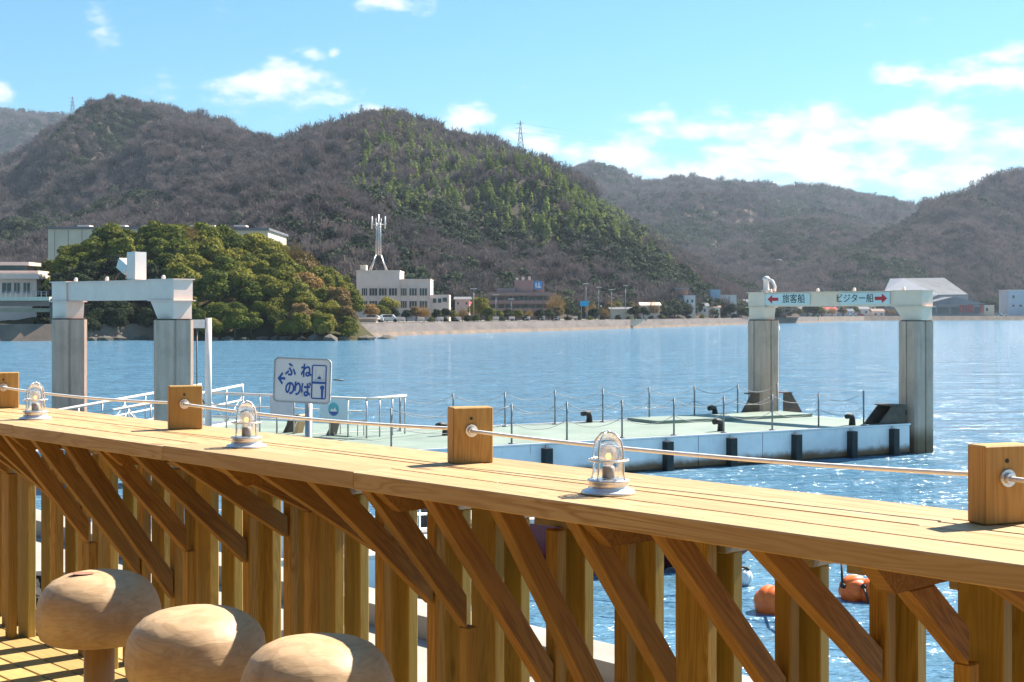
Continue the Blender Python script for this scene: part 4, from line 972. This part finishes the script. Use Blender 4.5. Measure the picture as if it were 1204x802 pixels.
# ------------------------------------------------------------------ far shore: sea wall, promenade, buildings
M['seawall'] = plain('sea wall stone', (.17, .135, .12), .9, (.10, .08, .072), .25, bump=.2, stretch=(1, 1, 3))
M['seawall2'] = plain('sea wall foot', (.24, .16, .11), .9, (.13, .10, .08), .3)
def strip(name, px0, px1, off0, z0, off1, z1, mat, label, n=40, lip=.5):
    """a sloped wall face following the shoreline"""
    vs = []; fs = []
    for i in range(n + 1):
        x = px0 + (px1 - px0) * i / n; d = shore_d(x); k = dirx(x)
        for o, z in ((off0, z0), (off1, z1), (off1 + lip, z1), (off1 + lip, z0)): vs.append((k * (d + o), d + o, z))
    for i in range(n):
        for j in range(4): a = i * 4 + j; b = i * 4 + (j + 1) % 4; fs.append((a, b, b + 4, a + 4))
    fs += [(0, 1, 2, 3), tuple(n * 4 + q for q in (3, 2, 1, 0))]
    return tag(MB().raw(vs, fs).build(name, mat), label, 'wall')
strip('sea_wall', 412, 962, 1.2, .62, 3.2, LANDZ + .06, M['seawall'], 'long sloping pink grey stone sea wall along the far shore')
strip('wall_footing', 408, 1000, -.4, -.5, 1.1, .66, M['seawall2'], 'low dark ledge at the waterline below the stone sea wall')
strip('harbour_wall', 962.5, 1500, .5, -.5, 2.6, LANDZ + .1, M['seawall2'], 'low dark harbour wall below the grey roofed hall', n=20)
strip('bank_wall', -160, 407.5, .5, -.5, 2.6, LANDZ + .1, M['seawall2'], 'low dark bank behind the wooded knoll and under the bridge', n=20)

def wmat(name, c): return plain(name, c, .8, tuple(x * .86 for x in c), .35)
M['w_white'] = wmat('white render', (.84, .64, .55)); M['w_cream'] = wmat('cream cladding', (.66, .56, .43)); M['w_brown'] = wmat('brown tile wall', (.34, .22, .19)); M['w_grey'] = wmat('grey cladding', (.30, .30, .32))
M['r_grey'] = plain('grey metal roof', (.20, .20, .21), .95, (.16, .16, .175), .2, spec=.05); M['r_dark'] = plain('dark tile roof', (.13, .13, .15), .7, (.09, .09, .11), .8); M['r_brown'] = wmat('brown roof', (.24, .15, .12))
M['w_blue'] = wmat('pale blue wall', (.46, .52, .60)); M['signblue'] = plain('blue sign', (.03, .26, .62), .4, (.03, .28, .66), 2); M['signcyan'] = plain('cyan sign', (.02, .36, .60), .4, (.02, .38, .64), 2)
M['redtrim'] = plain('red steel', (.55, .05, .04), .5, (.48, .05, .04), 1); M['roofpink'] = plain('pink roof', (.70, .55, .47), .6, (.62, .48, .41), .4)
FL = LANDZ
def block(o, name, px0, px1, py0, py1, d, depth, mat, dy=0.0):
    """box part: front face px0..px1 by py0..py1 at distance d (world metres relative to the thing)"""
    a = at(px0, py0, d) - o.location; b = at(px1, py1, d) - o.location
    return MB().box(a.x, b.x, a.y + dy, a.y + dy + depth, min(a.z, b.z), max(a.z, b.z)).build(name, mat, o)
def windows(o, rects, d, frame=None, pane=None, mull=1):
    for (x0, x1, y0, y1) in rects:
        a = at(x0, y1, d) - o.location; b = at(x1, y0, d) - o.location; w = .08
        f = MB(); f.box(a.x, b.x, -.07, -.01, a.z, a.z + w); f.box(a.x, b.x, -.07, -.01, b.z - w, b.z); f.box(a.x, a.x + w, -.07, -.01, a.z + w, b.z - w); f.box(b.x - w, b.x, -.07, -.01, a.z + w, b.z - w)
        for k in range(mull): x = a.x + (b.x - a.x) * (k + 1) / (mull + 1); f.box(x - .04, x + .04, -.065, -.01, a.z + w, b.z - w)
        fr = f.build('window', frame or M['w_white'], o); MB().box(a.x + w, b.x - w, -.035, -.012, a.z + w, b.z - w).build('pane', pane or M['pane'], fr)
def thing_at(name, px, d, label, cat, z=FL, group=None):
    o = empty(name, Vector((dirx(px) * d, d, z))); tag(o, label, cat, group); return o
def base_y(d, z=FL): return HY + (CAMZ - z) * FPX / d
def gable(o, name, px0, px1, pyb, pyt, d, depth, mat, over=.4):
    a = at(px0, pyb, d) - o.location; b = at(px1, pyt, d) - o.location
    MB().prism([(-over, a.z), (depth / 2, b.z), (depth + over, a.z), (depth / 2, a.z + .01)][:3], a.x - over, b.x + over, 'x').build(name, mat, o)

# white office with lattice mast
D = 300; of = thing_at('office_building', 455, D, 'white flat roofed office with two window rows and a mast on top', 'building')
block(of, 'wall', 419, 470, 319, base_y(D), D, 12, M['w_white']); block(of, 'wall', 470.2, 506, 329, base_y(D), D + .4, 11, M['w_white']); block(of, 'annex', 506.3, 528, 346.5, base_y(D), D + 1, 8, M['w_white'])
block(of, 'parapet', 418.6, 470.4, 317.8, 319, D - .15, 12.3, M['w_white']); block(of, 'roof_room', 423.5, 430, 311.5, 317.7, D + 3, 4, M['w_cream']); block(of, 'parapet', 470.6, 506.4, 328, 329, D + .2, 11.3, M['w_white'])
wx = [(425, 432.2), (434, 444), (445.2, 455), (457, 467.2), (471, 478.5), (481, 490.4), (493, 502.5)]
windows(of, [(a, b, 338.6, 348) for a, b in wx[:4]] + [(a, b, 353.6, 362.4) for a, b in wx[:4]], D, mull=2)
sub = [(a, b, 338.6, 348) for a, b in wx[4:]] + [(a, b, 353.6, 362.4) for a, b in wx[4:]]
of2 = of.location.copy(); of.location.y += .4; windows(of, sub, D + .4, mull=2); of.location = of2
for c in list(of.children)[-6:]: c.location.y += .4
for (a, b, y0, y1) in ((509, 513, 351, 356), (515, 519, 351, 356), (520.5, 525.5, 350, 355)):
    A = at(a, y1, D + 1) - of.location; B = at(b, y0, D + 1) - of.location; MB().box(A.x, B.x, .94, .99, A.z, B.z).build('window', M['pane'], of)
for k, x in enumerate((432.9, 444.6, 456, 468.5, 480, 491.7, 503.8)):
    A = at(x - .45, base_y(D), D) - of.location; B = at(x + .45, 335, D) - of.location; yy = 0 if x < 470 else .4; MB().box(A.x, B.x, yy - .22, yy - .005, 0, B.z).build('pilaster', M['w_white'], of)
mast = thing_at('lattice_mast', 445, D + 5, 'slim grey lattice radio mast on the white office roof', 'mast', z=0); mast.location.z = at(0, 318.9, D).z
def mz(py): return at(445, py, D + 5).z - mast.location.z
def bar(mb, a, b, r): mb.tube([a, b], r, 5)
zt, zk = mz(262), mz(300)
for k in range(4):
    sx_, sy_ = ((-1, -1), (1, -1), (1, 1), (-1, 1))[k]; mb = MB(); bar(mb, (sx_ * 1.9, sy_ * 1.9, 0), (sx_ * .52, sy_ * .52, zk), .11); bar(mb, (sx_ * .52, sy_ * .52, zk), (sx_ * .40, sy_ * .40, zt), .10); mb.build('mast_leg', M['steel'], mast)
mb = MB(); N = 12
for k in range(N):
    z0, z1 = zk + (zt - zk) * k / N, zk + (zt - zk) * (k + 1) / N
    for (a, b) in (((-1, -1), (1, -1)), ((1, -1), (1, 1)), ((1, 1), (-1, 1)), ((-1, 1), (-1, -1))): bar(mb, (a[0] * .47, a[1] * .47, z0), (b[0] * .46, b[1] * .46, z1), .05)
mb.build('lacing', M['steel'], mast)
mb = MB(); bar(mb, (-1.4, 0, mz(264)), (1.4, 0, mz(264)), .09); bar(mb, (0, -1.2, mz(264)), (0, 1.2, mz(264)), .09); mb.build('antenna_platform', M['white'], mast)
for x, y0, y1 in ((-1.4, 269, 254.5), (1.4, 269, 254.5), (0, 264, 252), (-.55, 268, 257), (.55, 268, 257)): MB().tube([(x, 0, mz(y0)), (x, 0, mz(y1))], .17 if abs(x) > 1 else .1, 8).build('antenna', M['white'], mast)
MB().tube([(0, 0, zk), (0, 0, mz(252))], .14, 8).build('cable_core', M['steel'], mast)

# brown terraced building with blue roof sign
D = 345; br = thing_at('terraced_building', 614, D, 'brown terraced apartment building with a blue sign on its roof block', 'building')
block(br, 'wall', 573, 652, 344, base_y(D), D, 14, M['w_brown']); block(br, 'roof_block', 605, 627.4, 329.5, 343.8, D + 3, 9, M['w_brown']); block(br, 'roof_block', 627.6, 640, 330.5, 343.8, D + 3.4, 8, M['w_brown'])
for y in (344, 353.5, 362.5): block(br, 'balcony', 572 if y > 344 else 576, 654 if y > 344 else 648, y - .2, y + 3.6, D - 1.6, 1.55, M['w_brown'])
for y in (348.5, 358): 
    for x in range(577, 648, 9): block(br, 'window', x, x + 6.6, y, y + 4.6, D - .06, .05, M['pane'])
block(br, 'sloped_roof', 584, 606, 339, 343.7, D + 2, 8, M['r_grey']); block(br, 'stair_window', 610, 616, 346.5, 351, D - .07, .05, M['pane'])
sp = block(br, 'roof_sign', 628, 637.4, 331, 340, D + 3.1, .2, M['signblue'])
for (a, b, y0, y1) in ((629.5, 631, 333, 338), (629.5, 636, 337, 338.2), (633, 634.3, 332.5, 337)): 
    A = at(a, y1, D + 3.1) - br.location; B = at(b, y0, D + 3.1) - br.location; MB().box(A.x, B.x, 3.05, 3.09, A.z, B.z).build('sign_mark', M['panel'], sp)
for x, y in ((608, 326.5), (615, 325.5), (622.5, 325)): block(br, 'roof_tank', x - 1.6, x + 1.6, y, 329.4, D + 4, 1.2, M['w_white'])

# long warehouse behind the knoll, station-like hall and bridge on the left
D = 290; wh = thing_at('long_warehouse', 190, D, 'long flat cream warehouse rising behind the wooded knoll', 'building', z=LANDZ)
block(wh, 'wall', 56.5, 180, 269.5, base_y(D), D, 26, M['w_cream']); block(wh, 'wall', 180.3, 315, 271, base_y(D), D + 2, 24, M['w_cream']); block(wh, 'eave', 55.5, 181, 266.5, 269.3, D - .5, 27, M['r_grey']); block(wh, 'eave', 181.2, 316.5, 268, 270.8, D + 1.5, 25, M['r_grey'])
for x in (98, 140, 174, 196, 230, 245, 282): block(wh, 'roof_vent', x - 7, x + 7, 264.6, 266.4, D + 4, 3, M['w_white'])
block(wh, 'blue_sign', 258, 269, 274, 277.5, D + 1.9, .08, M['signcyan'])
for x in range(64, 112, 16): block(wh, 'panel_joint', x, x + .5, 270, 302, D - .05, .04, M['r_grey'])
D = 226; lh = thing_at('low_white_hall', 20, D, 'low white hall with pink roof beside the bridge at far left', 'building', z=LANDZ)
block(lh, 'wall', -40, 43, 328, base_y(D), D, 8, M['w_white']); block(lh, 'canopy', -42, 46, 322, 328, D - 1, 10, M['w_white']); block(lh, 'upper_roof', -40, 34, 308, 312, D + 4, 6, M['roofpink']); block(lh, 'clerestory', -40, 31, 312.2, 318, D + 4.5, 5, M['pane']); block(lh, 'lower_roof', -40, 45, 318.2, 322, D + 2, 7, M['roofpink'])
windows(lh, [(-14, -4, 332, 345), (2, 14, 332, 345), (16, 24, 332, 345), (27, 36, 332, 345)], D)
D = 205; bg = thing_at('footbridge', 10, D, 'dark steel girder bridge crossing at the far left edge', 'bridge', z=0)
block(bg, 'deck_slab', -60, 58, 349, 353.5, D, 5, M['w_cream']); block(bg, 'girder', -60, 60, 353.7, 360, D + .5, .5, M['r_brown']); block(bg, 'girder', -60, 62, 362.5, 367, D + 3, .5, M['w_cream']); block(bg, 'abutment', 58.5, 70, 351, 398, D + .5, 4, M['rock'])
for x in range(-30, 58, 6): block(bg, 'rail_post', x, x + .5, 342.5, 349, D + .3, .06, M['w_grey'])
for y in (342.5, 345.5): block(bg, 'rail', -60, 57, y, y + .5, D + .2, .06, M['w_grey'])

# houses in the middle of the shore
def simple_house(px0, px1, pyt, d, depth, wall, roof, label, rects=(), gab=0.0, z=FL, name='house', cat='house'):
    if z == FL: d = max(d, shore_d(px0) + 9, shore_d(px1) + 9)
    o = thing_at(name, (px0 + px1) / 2, d, label, cat, z=z); block(o, 'wall', px0, px1, pyt, base_y(d, z), d, depth, wall)
    if gab: gable(o, 'roof', px0, px1, pyt, pyt - gab, d, depth, roof)
    else: block(o, 'roof', px0 - .4, px1 + .4, pyt - .8, pyt - .02, d - .3, depth + .6, roof)
    windows(o, rects, d, mull=0); return o
simple_house(718, 746, 363.5, 380, 9, M['w_cream'], M['r_grey'], 'low shed with grey roof right of the cyan sign', gab=2.5)
o = simple_house(754, 776, 359, 400, 8, M['w_white'], M['w_white'], 'white house with pale curved roof between dark trees', [(757, 760, 363, 366), (764, 767, 363, 366)], gab=3.6)
simple_house(778, 789, 361, 430, 7, M['w_cream'], M['r_dark'], 'small cream house squeezed between white houses', [(780, 783, 363.5, 366.5)], gab=3)
o = simple_house(789, 804, 349, 440, 8, M['w_blue'], M['r_dark'], 'pale blue house with a red windowed upper floor', [(791, 795, 354, 358)])
dd = o.location.y; block(o, 'upper_floor', 794, 809, 340.5, 347.8, dd + 1, 6, M['r_brown']); block(o, 'upper_roof', 792.5, 810.5, 338.3, 340.3, dd + .5, 7.5, M['r_grey'])
simple_house(804.3, 817.6, 348, 436, 8, M['w_white'], M['w_white'], 'tall white house with two square windows', [(807, 809.8, 352, 356), (812.6, 815.4, 352, 356), (807, 809.8, 361, 365), (812.6, 815.4, 361, 365)])
simple_house(818, 833, 360, 455, 7, M['w_white'], M['r_dark'], 'white house under a dark roof left of the tower house', [(821, 825, 363, 367), (827, 830, 363, 367)], gab=4)
o = simple_house(847, 866, 347.5, 470, 9, M['w_white'], M['w_white'], 'white house with a square blue stair tower', [(850, 853, 352, 356)]); dd = o.location.y; block(o, 'stair_tower', 835.5, 846.8, 340.5, base_y(dd), dd, 5, M['w_blue'])
simple_house(833.5, 846.8, 361.5, 462, 4, M['w_white'], M['r_brown'], 'low white house with red brown roof below the stair tower', [(836, 839, 364, 367.5), (841, 844, 364, 367.5)], gab=2.2)
R = random.Random(3); labs = ['white', 'brown', 'grey', 'cream', 'red roofed', 'pale blue', 'dark roofed', 'small white']
for i, (x0, x1, yt, d) in enumerate(((905, 918, 364, 640), (920, 934, 366, 650), (936, 950, 363.5, 660), (953, 967, 366, 670), (970, 984, 364, 690), (988, 1004, 366, 700), (1007, 1022, 363.5, 720), (1026, 1040, 366, 740))):
    simple_house(x0, x1, yt, d, 8, (M['w_white'], M['w_brown'], M['w_grey'], M['w_cream'], M['w_white'], M['w_blue'], M['w_white'], M['w_white'])[i], (M['r_dark'], M['r_dark'], M['r_grey'], M['r_brown'], M['redtrim'], M['r_grey'], M['r_dark'], M['r_brown'])[i],
                 '%s far house seen under the gate beam, %s from the left' % (labs[i], ['first', 'second', 'third', 'fourth', 'fifth', 'sixth', 'seventh', 'last'][i]), [(x0 + 2, x0 + 5, yt + 2, yt + 5), (x1 - 5, x1 - 2, yt + 2, yt + 5)], gab=3)
def hill_at(key, px, py):
    surf = hills[key][0]
    return min((surf(px, k / 300) for k in range(301)), key=lambda p: abs(HY - (p.z - CAMZ) / p.y * FPX - py))
for i, (x, y, w, m) in enumerate(((909, 316, 9, M['w_white']), (893, 320, 9, M['w_cream']), (917, 311, 6, M['w_blue']))):
    q = hill_at('b2', x, y); simple_house(x - w / 2, x + w / 2, y - 4.5, q.y - 3, 7, m, M['r_grey'], ['white house on the hillside terrace above the gate', 'cream house low on the hillside terrace above the gate', 'small pale blue house highest on the hillside terrace'][i], gab=2, z=q.z - 2.5)

# big hall, red trimmed quay building and white block on the right shore
D = 800; hall = thing_at('sports_hall', 1088, D, 'large hall with tilted pale grey metal roof at the foot of the right hill', 'building')
def hp(zx, zy, dd): return at(1000 + zx / 5.902, 300 + zy / 5.902, D + dd) - hall.location
A, B, C, E_, F = hp(370, 160, 18), hp(650, 157, 30), hp(815, 272, 8), hp(610, 275, -6), hp(235, 250, 4); G = hp(275, 163, 22); H_ = hp(520, 312, -8)
def flat(v): return Vector((v.x, v.y, 0))
MB().raw([A, B, C, E_] + [p - Vector((0, 0, .6)) for p in (A, B, C, E_)], [(0, 1, 2, 3), (7, 6, 5, 4), (0, 4, 5, 1), (1, 5, 6, 2), (2, 6, 7, 3), (3, 7, 4, 0)]).build('roof_plane', M['r_grey'], hall)
MB().raw([G, A, E_, H_, F] + [flat(G), flat(A), flat(E_), flat(H_), flat(F)], [(0, 1, 2, 3, 4), (4, 3, 8, 9), (3, 2, 7, 8), (0, 4, 9, 5), (1, 0, 5, 6)]).build('roof_flank', plain('blue grey roof', (.20, .21, .25), .5, (.17, .18, .21), .2), hall)
MB().raw([E_ - Vector((0, 0, .6)), C - Vector((0, 0, .6)), flat(C), flat(E_)], [(0, 1, 2, 3)]).build('front_wall', M['w_grey'], hall); MB().raw([C - Vector((0, 0, .6)), B - Vector((0, 0, .6)), flat(B), flat(C)], [(0, 1, 2, 3)]).build('side_wall', M['w_grey'], hall)
D = 770; qb = thing_at('quay_building', 1123, D, 'low grey quay building with bright red columns below the hall', 'building')
block(qb, 'wall', 1086, 1155, 358.5, base_y(D), D, 14, M['w_grey']); MB().prism([(at(1082, 358.4, D).x - qb.location.x, at(0, 358.4, D).z - FL), (at(1120, 348.5, D).x - qb.location.x, at(0, 349, D).z - FL), (at(1159, 357, D).x - qb.location.x, at(0, 357.5, D).z - FL)], -1.5, 16, 'y').build('roof', M['r_grey'], qb)
for x in (1129, 1132, 1135, 1138, 1141, 1144, 1153, 1155.5): block(qb, 'red_column', x, x + 1.5, 358.6, 367.5, D - 1.2, .6, M['redtrim'])
for x0, x1 in ((1088, 1100), (1102, 1116), (1118, 1127), (1145, 1152)): block(qb, 'glazing', x0, x1, 361, 369, D - .1, .08, M['pane'])
simple_house(1157, 1169, 359.5, 790, 8, M['w_cream'], M['w_white'], 'small cream kiosk right of the red columned building', [(1159, 1162, 362, 366)])
simple_house(1186, 1240, 341.5, 800, 16, M['w_blue'], M['w_white'], 'pale blue white block cut by the right picture edge', [(1190, 1193, 347, 351), (1190, 1193, 358, 361), (1198, 1202, 358, 361)], name='apartment_block', cat='building')
def car(px, d, mat, label, rz=0):
    d = max(d, shore_d(px) + 6); o = thing_at('parked_car', px, d, label, 'car', group='cars parked on the far shore'); 
    MB().prism([(-2.0, .3), (2.0, .3), (2.05, .75), (1.3, .9), (.8, 1.42), (-1.2, 1.45), (-1.9, .95), (-2.05, .7)], -.8, .8, 'y').build('body', mat, o)
    MB().box(-1.0, .65, -.812, .812, .95, 1.33).build('windows', M['pane'], o)
    for x in (-1.25, 1.25):
        for y in (-.74, .74): MB().tube([(x, y - .1, .31), (x, y + .1, .31)], .31, 12).build('wheel', M['rubber'], o)
M['carwhite'] = plain('white car paint', (.75, .75, .76), .25); M['carblue'] = plain('teal car paint', (.10, .30, .36), .25); M['carred'] = plain('red car paint', (.5, .04, .04), .25); M['cargreen'] = plain('green car paint', (.2, .4, .25), .3)
for px, d, m, l in ((1174, 780, M['carblue'], 'teal car parked right of the cream kiosk'), (1180, 782, M['carwhite'], 'white car parked beside the teal car, right shore'), (958, 640, M['cargreen'], 'green car parked on the far quay under the gate beam'), (1003, 690, M['carwhite'], 'white car parked on the far quay under the gate beam'), (1011, 692, M['carred'], 'red car parked on the far quay under the gate beam'), (438, 262, M['carwhite'], 'white car parked by the sea wall left of the office'), (457, 264, M['carwhite'], 'white car parked by the sea wall before the office')): car(px, d, m, l)

# promenade: trees, benches, lamps, signs
kinds = {'a': ('autumn' + M['autumn'].name, M['autumn'], 'orange brown'), 'd': ('dark', M['darkleaf'], 'dark green'), 'o': ('olive', M['knoll2'], 'olive yellow'), 'g': ('green', M['knoll'], 'bright green'), 'b': ('bare', M['bare'], 'leafless')}
prom = [(437, 352, 'a', 262), (449, 355, 'o', 268), (455, 343, 'o', 280), (463, 359, 'd', 270), (478, 361, 'd', 274), (489, 357, 'a', 276), (499, 359, 'b', 275), (514, 361, 'd', 280), (523, 359, 'd', 283), (533, 363, 'o', 286), (544, 362, 'b', 290), (565, 345, 'o', 312), (573, 358, 'g', 300), (586, 362, 'o', 303), (597, 360, 'd', 306), (610, 362, 'o', 309), (622, 364, 'b', 312), (634, 361, 'd', 316), (645, 360, 'd', 320), (656, 357, 'a', 324), (667, 351, 'd', 332), (654, 345, 'b', 330), (676, 358, 'd', 335),
        (700, 360, 'd', 345), (711, 361, 'b', 352), (746, 357, 'd', 378), (757, 357.5, 'd', 384), (797, 355, 'd', 420), (807, 357, 'd', 424), (860, 354, 'd', 460), (872, 357, 'd', 466), (1062, 352, 'd', 770), (1164, 346, 'd', 830), (1172, 344, 'd', 840)]
for i, (x, yt, kd, d) in enumerate(prom):
    d = max(d, shore_d(x) + 6); key, leaf, w = kinds[kd]; h = (base_y(d) - yt) / FPX * d; s = h / 6.6
    near_ = 'beside the white office' if x < 545 else 'before the brown terraced building' if x < 680 else 'among the middle shore houses' if x < 900 else 'near the right hand hall'
    tree('promenade_tree', key, leaf, i % 4 if kd != 'b' else i % 2, (dirx(x) * d, d, FL), s, i * 1.7, '%s promenade tree %s' % (w, near_), 'trees along the far promenade', sz=s * (.95 if kd != 'b' else 1.1))
R = random.Random(77)
for i in range(26):
    x = 505 + i * 14.5 + R.uniform(-4, 4); d = shore_d(x) + 6.5; kd = R.choice('ddogd'); key, leaf, w = kinds[kd]
    o = tree('promenade_shrub', key, leaf, R.randrange(4), (dirx(x) * d, d, FL - .75), R.uniform(.26, .38), i, '%s shrub along the top of the sea wall, %s' % (w, 'below the white office' if x < 570 else 'below the brown building' if x < 680 else 'near the cyan sign' if x < 760 else 'before the white houses'), 'shrubs along the promenade'); o['category'] = 'shrub'
for i in range(46):
    x = R.uniform(682, 882) if i < 26 else R.uniform(915, 1062); d = shore_d(x) + R.uniform(10, 60); kd = R.choice('ddddogbba'); key, leaf, w = kinds[kd]; h = R.uniform(3.2, 6.5)
    tree('shore_tree', key, leaf, R.randrange(2), (dirx(x) * d, d, FL), h / 6.6, i, '%s tree %s' % (w, 'scattered among the houses right of the cyan sign' if x < 780 else 'scattered around the white tower houses' if x < 900 else 'standing on the far quay under the gate beam'), 'trees among the far houses')
for i, (x0, x1, yt, d, w, rf, l) in enumerate(((694, 706, 361, 400, 'w_grey', 'r_dark', 'grey house behind the cyan sign'), (708, 717, 363, 405, 'w_white', 'r_brown', 'small white house between the promenade lamps'), (778, 788, 354, 500, 'w_cream', 'r_dark', 'cream house behind, left of the pale blue house'), (819, 834, 352, 520, 'w_cream', 'r_brown', 'cream house behind the dark roofed house'), (867, 880, 355, 520, 'w_white', 'r_dark', 'white house at the left gate pile'), (737, 752, 359, 450, 'w_brown', 'r_dark', 'brown house behind the low shed'),
        (912, 926, 357.5, 720, 'w_cream', 'r_dark', 'cream house behind the first far house'), (944, 960, 358, 730, 'w_grey', 'r_brown', 'grey house behind the third far house'), (976, 992, 357, 760, 'w_brown', 'r_dark', 'brown house behind the red roofed one'), (1012, 1030, 358, 790, 'w_cream', 'r_grey', 'cream house behind, near the right gate pile'), (535, 552, 352, 360, 'w_white', 'r_grey', 'white house right of the office annex'), (553, 570, 358, 350, 'w_brown', 'redtrim', 'brown shop with a red roof left of the terraced building'))):
    simple_house(x0, x1, yt, d, 8, M[w], M[rf], l, [(x0 + 2, x0 + 5, yt + 3, yt + 6.5), (x1 - 5, x1 - 2, yt + 3, yt + 6.5)], gab=3.2)
for i, x in enumerate((472, 495, 517.5, 538, 583, 602, 620, 637.5, 654, 676)):
    d = shore_d(x) + 5.2; o = thing_at('stone_bench', x, d, 'pale stone bench on the promenade, %s from the left' % ['first', 'second', 'third', 'fourth', 'fifth', 'sixth', 'seventh', 'eighth', 'ninth', 'last'][i], 'bench', group='stone benches along the promenade')
    MB().box(-.62, .62, -.25, .25, .38, .52).build('seat', M['w_white'], o); MB().box(-.62, .62, .2, .3, .53, .95).build('backrest', M['w_white'], o)
    for q in (-.45, .45): MB().box(q - .1, q + .1, -.2, .2, 0, .379).build('leg', M['w_white'], o)
for i, (x, yt) in enumerate(((583, 347), (601, 352), (689, 334), (704, 338), (719, 341), (735.5, 336), (557, 340))):
    d = shore_d(x) + 12; o = thing_at('street_lamp', x, d, 'thin street lamp pole on the far promenade, %s from the left' % {583: 'second', 601: 'third', 689: 'fourth', 704: 'fifth', 719: 'sixth', 735.5: 'last', 557: 'first'}[x], 'street lamp', group='street lamps on the far promenade')
    h = (base_y(d) - yt) / FPX * d; MB().tube([(0, 0, 0), (0, 0, h)], .09, 6, r2=.06).build('pole', M['steel'], o); MB().box(-.7, .7, -.16, .16, h, h + .16).build('lamp_head', M['w_white'], o)
D = 345; cs = thing_at('cyan_sign', 687, D, 'small cyan sign board on two posts by the promenade', 'sign'); block(cs, 'board', 682, 692, 354, 360, D, .15, M['signcyan'])
for x in (683.5, 690.5): block(cs, 'post', x - .3, x + .3, 360.05, base_y(D), D, .1, M['steel'])
D = 300; rr = thing_at('white_boat_shelter', 427, 255, 'low white shelter at the left end of the sea wall', 'shelter'); block(rr, 'wall', 422, 442, 375.5, base_y(255), 255, 4, M['w_white']); block(rr, 'roof', 420, 444, 374, 375.4, 254.5, 5, M['w_white'])
rk = MB().lathe([(1.7, -.3), (1.5, .1), (.9, .35), (.5, .6), (.001, .62)], n=9, wob=lambda a, z: 1 + .25 * sin(a * 3 + z * 5)).build('offshore_rock', M['rock'], None, on(455, 398.3, 0)); tag(rk, 'small dark rock standing in the water off the sea wall', 'rock')
st = empty('stone_steps', (dirx(742) * (shore_d(742) + 1), shore_d(742) + 1, .6)); tag(st, 'pale stone steps leading down the sea wall', 'steps')
for k in range(6): MB().box(-2.2 + k * .5, 1.2 + k * .5, k * .3, k * .3 + .6, k * .3, k * .3 + .28).build('step', M['w_cream'], st)

# pylons on the ridges and their wires
def pylon(px, pyb, pyt, d, label, w=2.2):
    o = empty('power_pylon', at(px, pyb + 3, d)); tag(o, label, 'pylon', 'power pylons on the ridge'); H = (pyb + 3 - pyt) / FPX * d; mb = MB()
    for sx_ in (-1, 1):
        for sy_ in (-1, 1): mb.tube([(sx_ * w, sy_ * w, 0), (sx_ * w * .35, sy_ * w * .35, H * .62), (sx_ * .12, sy_ * .12, H)], .16, 5)
    N = 7
    for k in range(N):
        z0, z1 = H * k / N * .95, H * (k + 1) / N * .95; f = lambda z: w * (1 - .65 * min(1, z / (H * .62))) * (1 if z < H * .62 else max(.1, 1 - (z - H * .62) / (H * .4)))
        a, b = f(z0), f(z1)
        for q in (-1, 1): mb.tube([(-a, q * a, z0), (b, q * b, z1)], .09, 4); mb.tube([(a, q * a, z0), (-b, q * b, z1)], .09, 4); mb.tube([(q * a, -a, z0), (q * b, b, z1)], .09, 4)
    mb.build('tower', M['pylon'], o)
    for z in (.62, .77, .91): MB().tube([(-w * 1.25, 0, H * z), (0, 0, H * z + .35), (w * 1.25, 0, H * z)], .13, 5).build('cross_arm', M['pylon'], o)
    return o, H, w
M['pylon'] = plain('pylon steel', (.22, .27, .32), .6, (.18, .22, .27), 2)
p1 = pylon(85.5, 138, 113, 1150, 'power pylon on the ridge of the left hill', 2.6); p2 = pylon(425, 141, 122.5, 845, 'power pylon half hidden on top of the middle hill', 1.6); p3 = pylon(612, 178, 142, 800, 'tallest power pylon on the right shoulder of the middle hill', 2.2)
def wire(o, H, z, s, to): 
    a = o.location + Vector((s, 0, H * z)); b = to; n = 24; return MB().tube([a.lerp(b, k / n) - Vector((0, 0, 14 * 4 * (k / n) * (1 - k / n))) for k in range(n + 1)], .035, 4)
for i, (z, s) in enumerate(((.62, 2.6), (.77, 2.6), (.91, 2.6))): tag(wire(p3[0], p3[1], z, s, at(1330, 190 + 8 * i, 1500)).build('power_line', M['pylon']), 'thin power line running right from the tallest pylon, %s wire' % ('lowest', 'middle', 'top')[i], 'wire', 'power lines')

# ------------------------------------------------------------------ sea air
def build_haze():
    m = bpy.data.materials.new('sea air'); m.use_nodes = True; t = NT(m.node_tree); t.n.clear(); out = t.add('ShaderNodeOutputMaterial'); v = t.add('ShaderNodeVolumePrincipled')
    v.inputs['Color'].default_value = (0.72, 0.84, 1.0, 1); v.inputs['Density'].default_value = 0.00010; v.inputs['Anisotropy'].default_value = 0.2
    t.l.new(v.outputs[0], out.inputs['Volume'])
    tag(MB().box(-1900, 1900, -300, 3800, -3, 380).build('haze', m), 'thin sea air between the terrace and the hills', 'haze', kind='stuff')
build_haze()
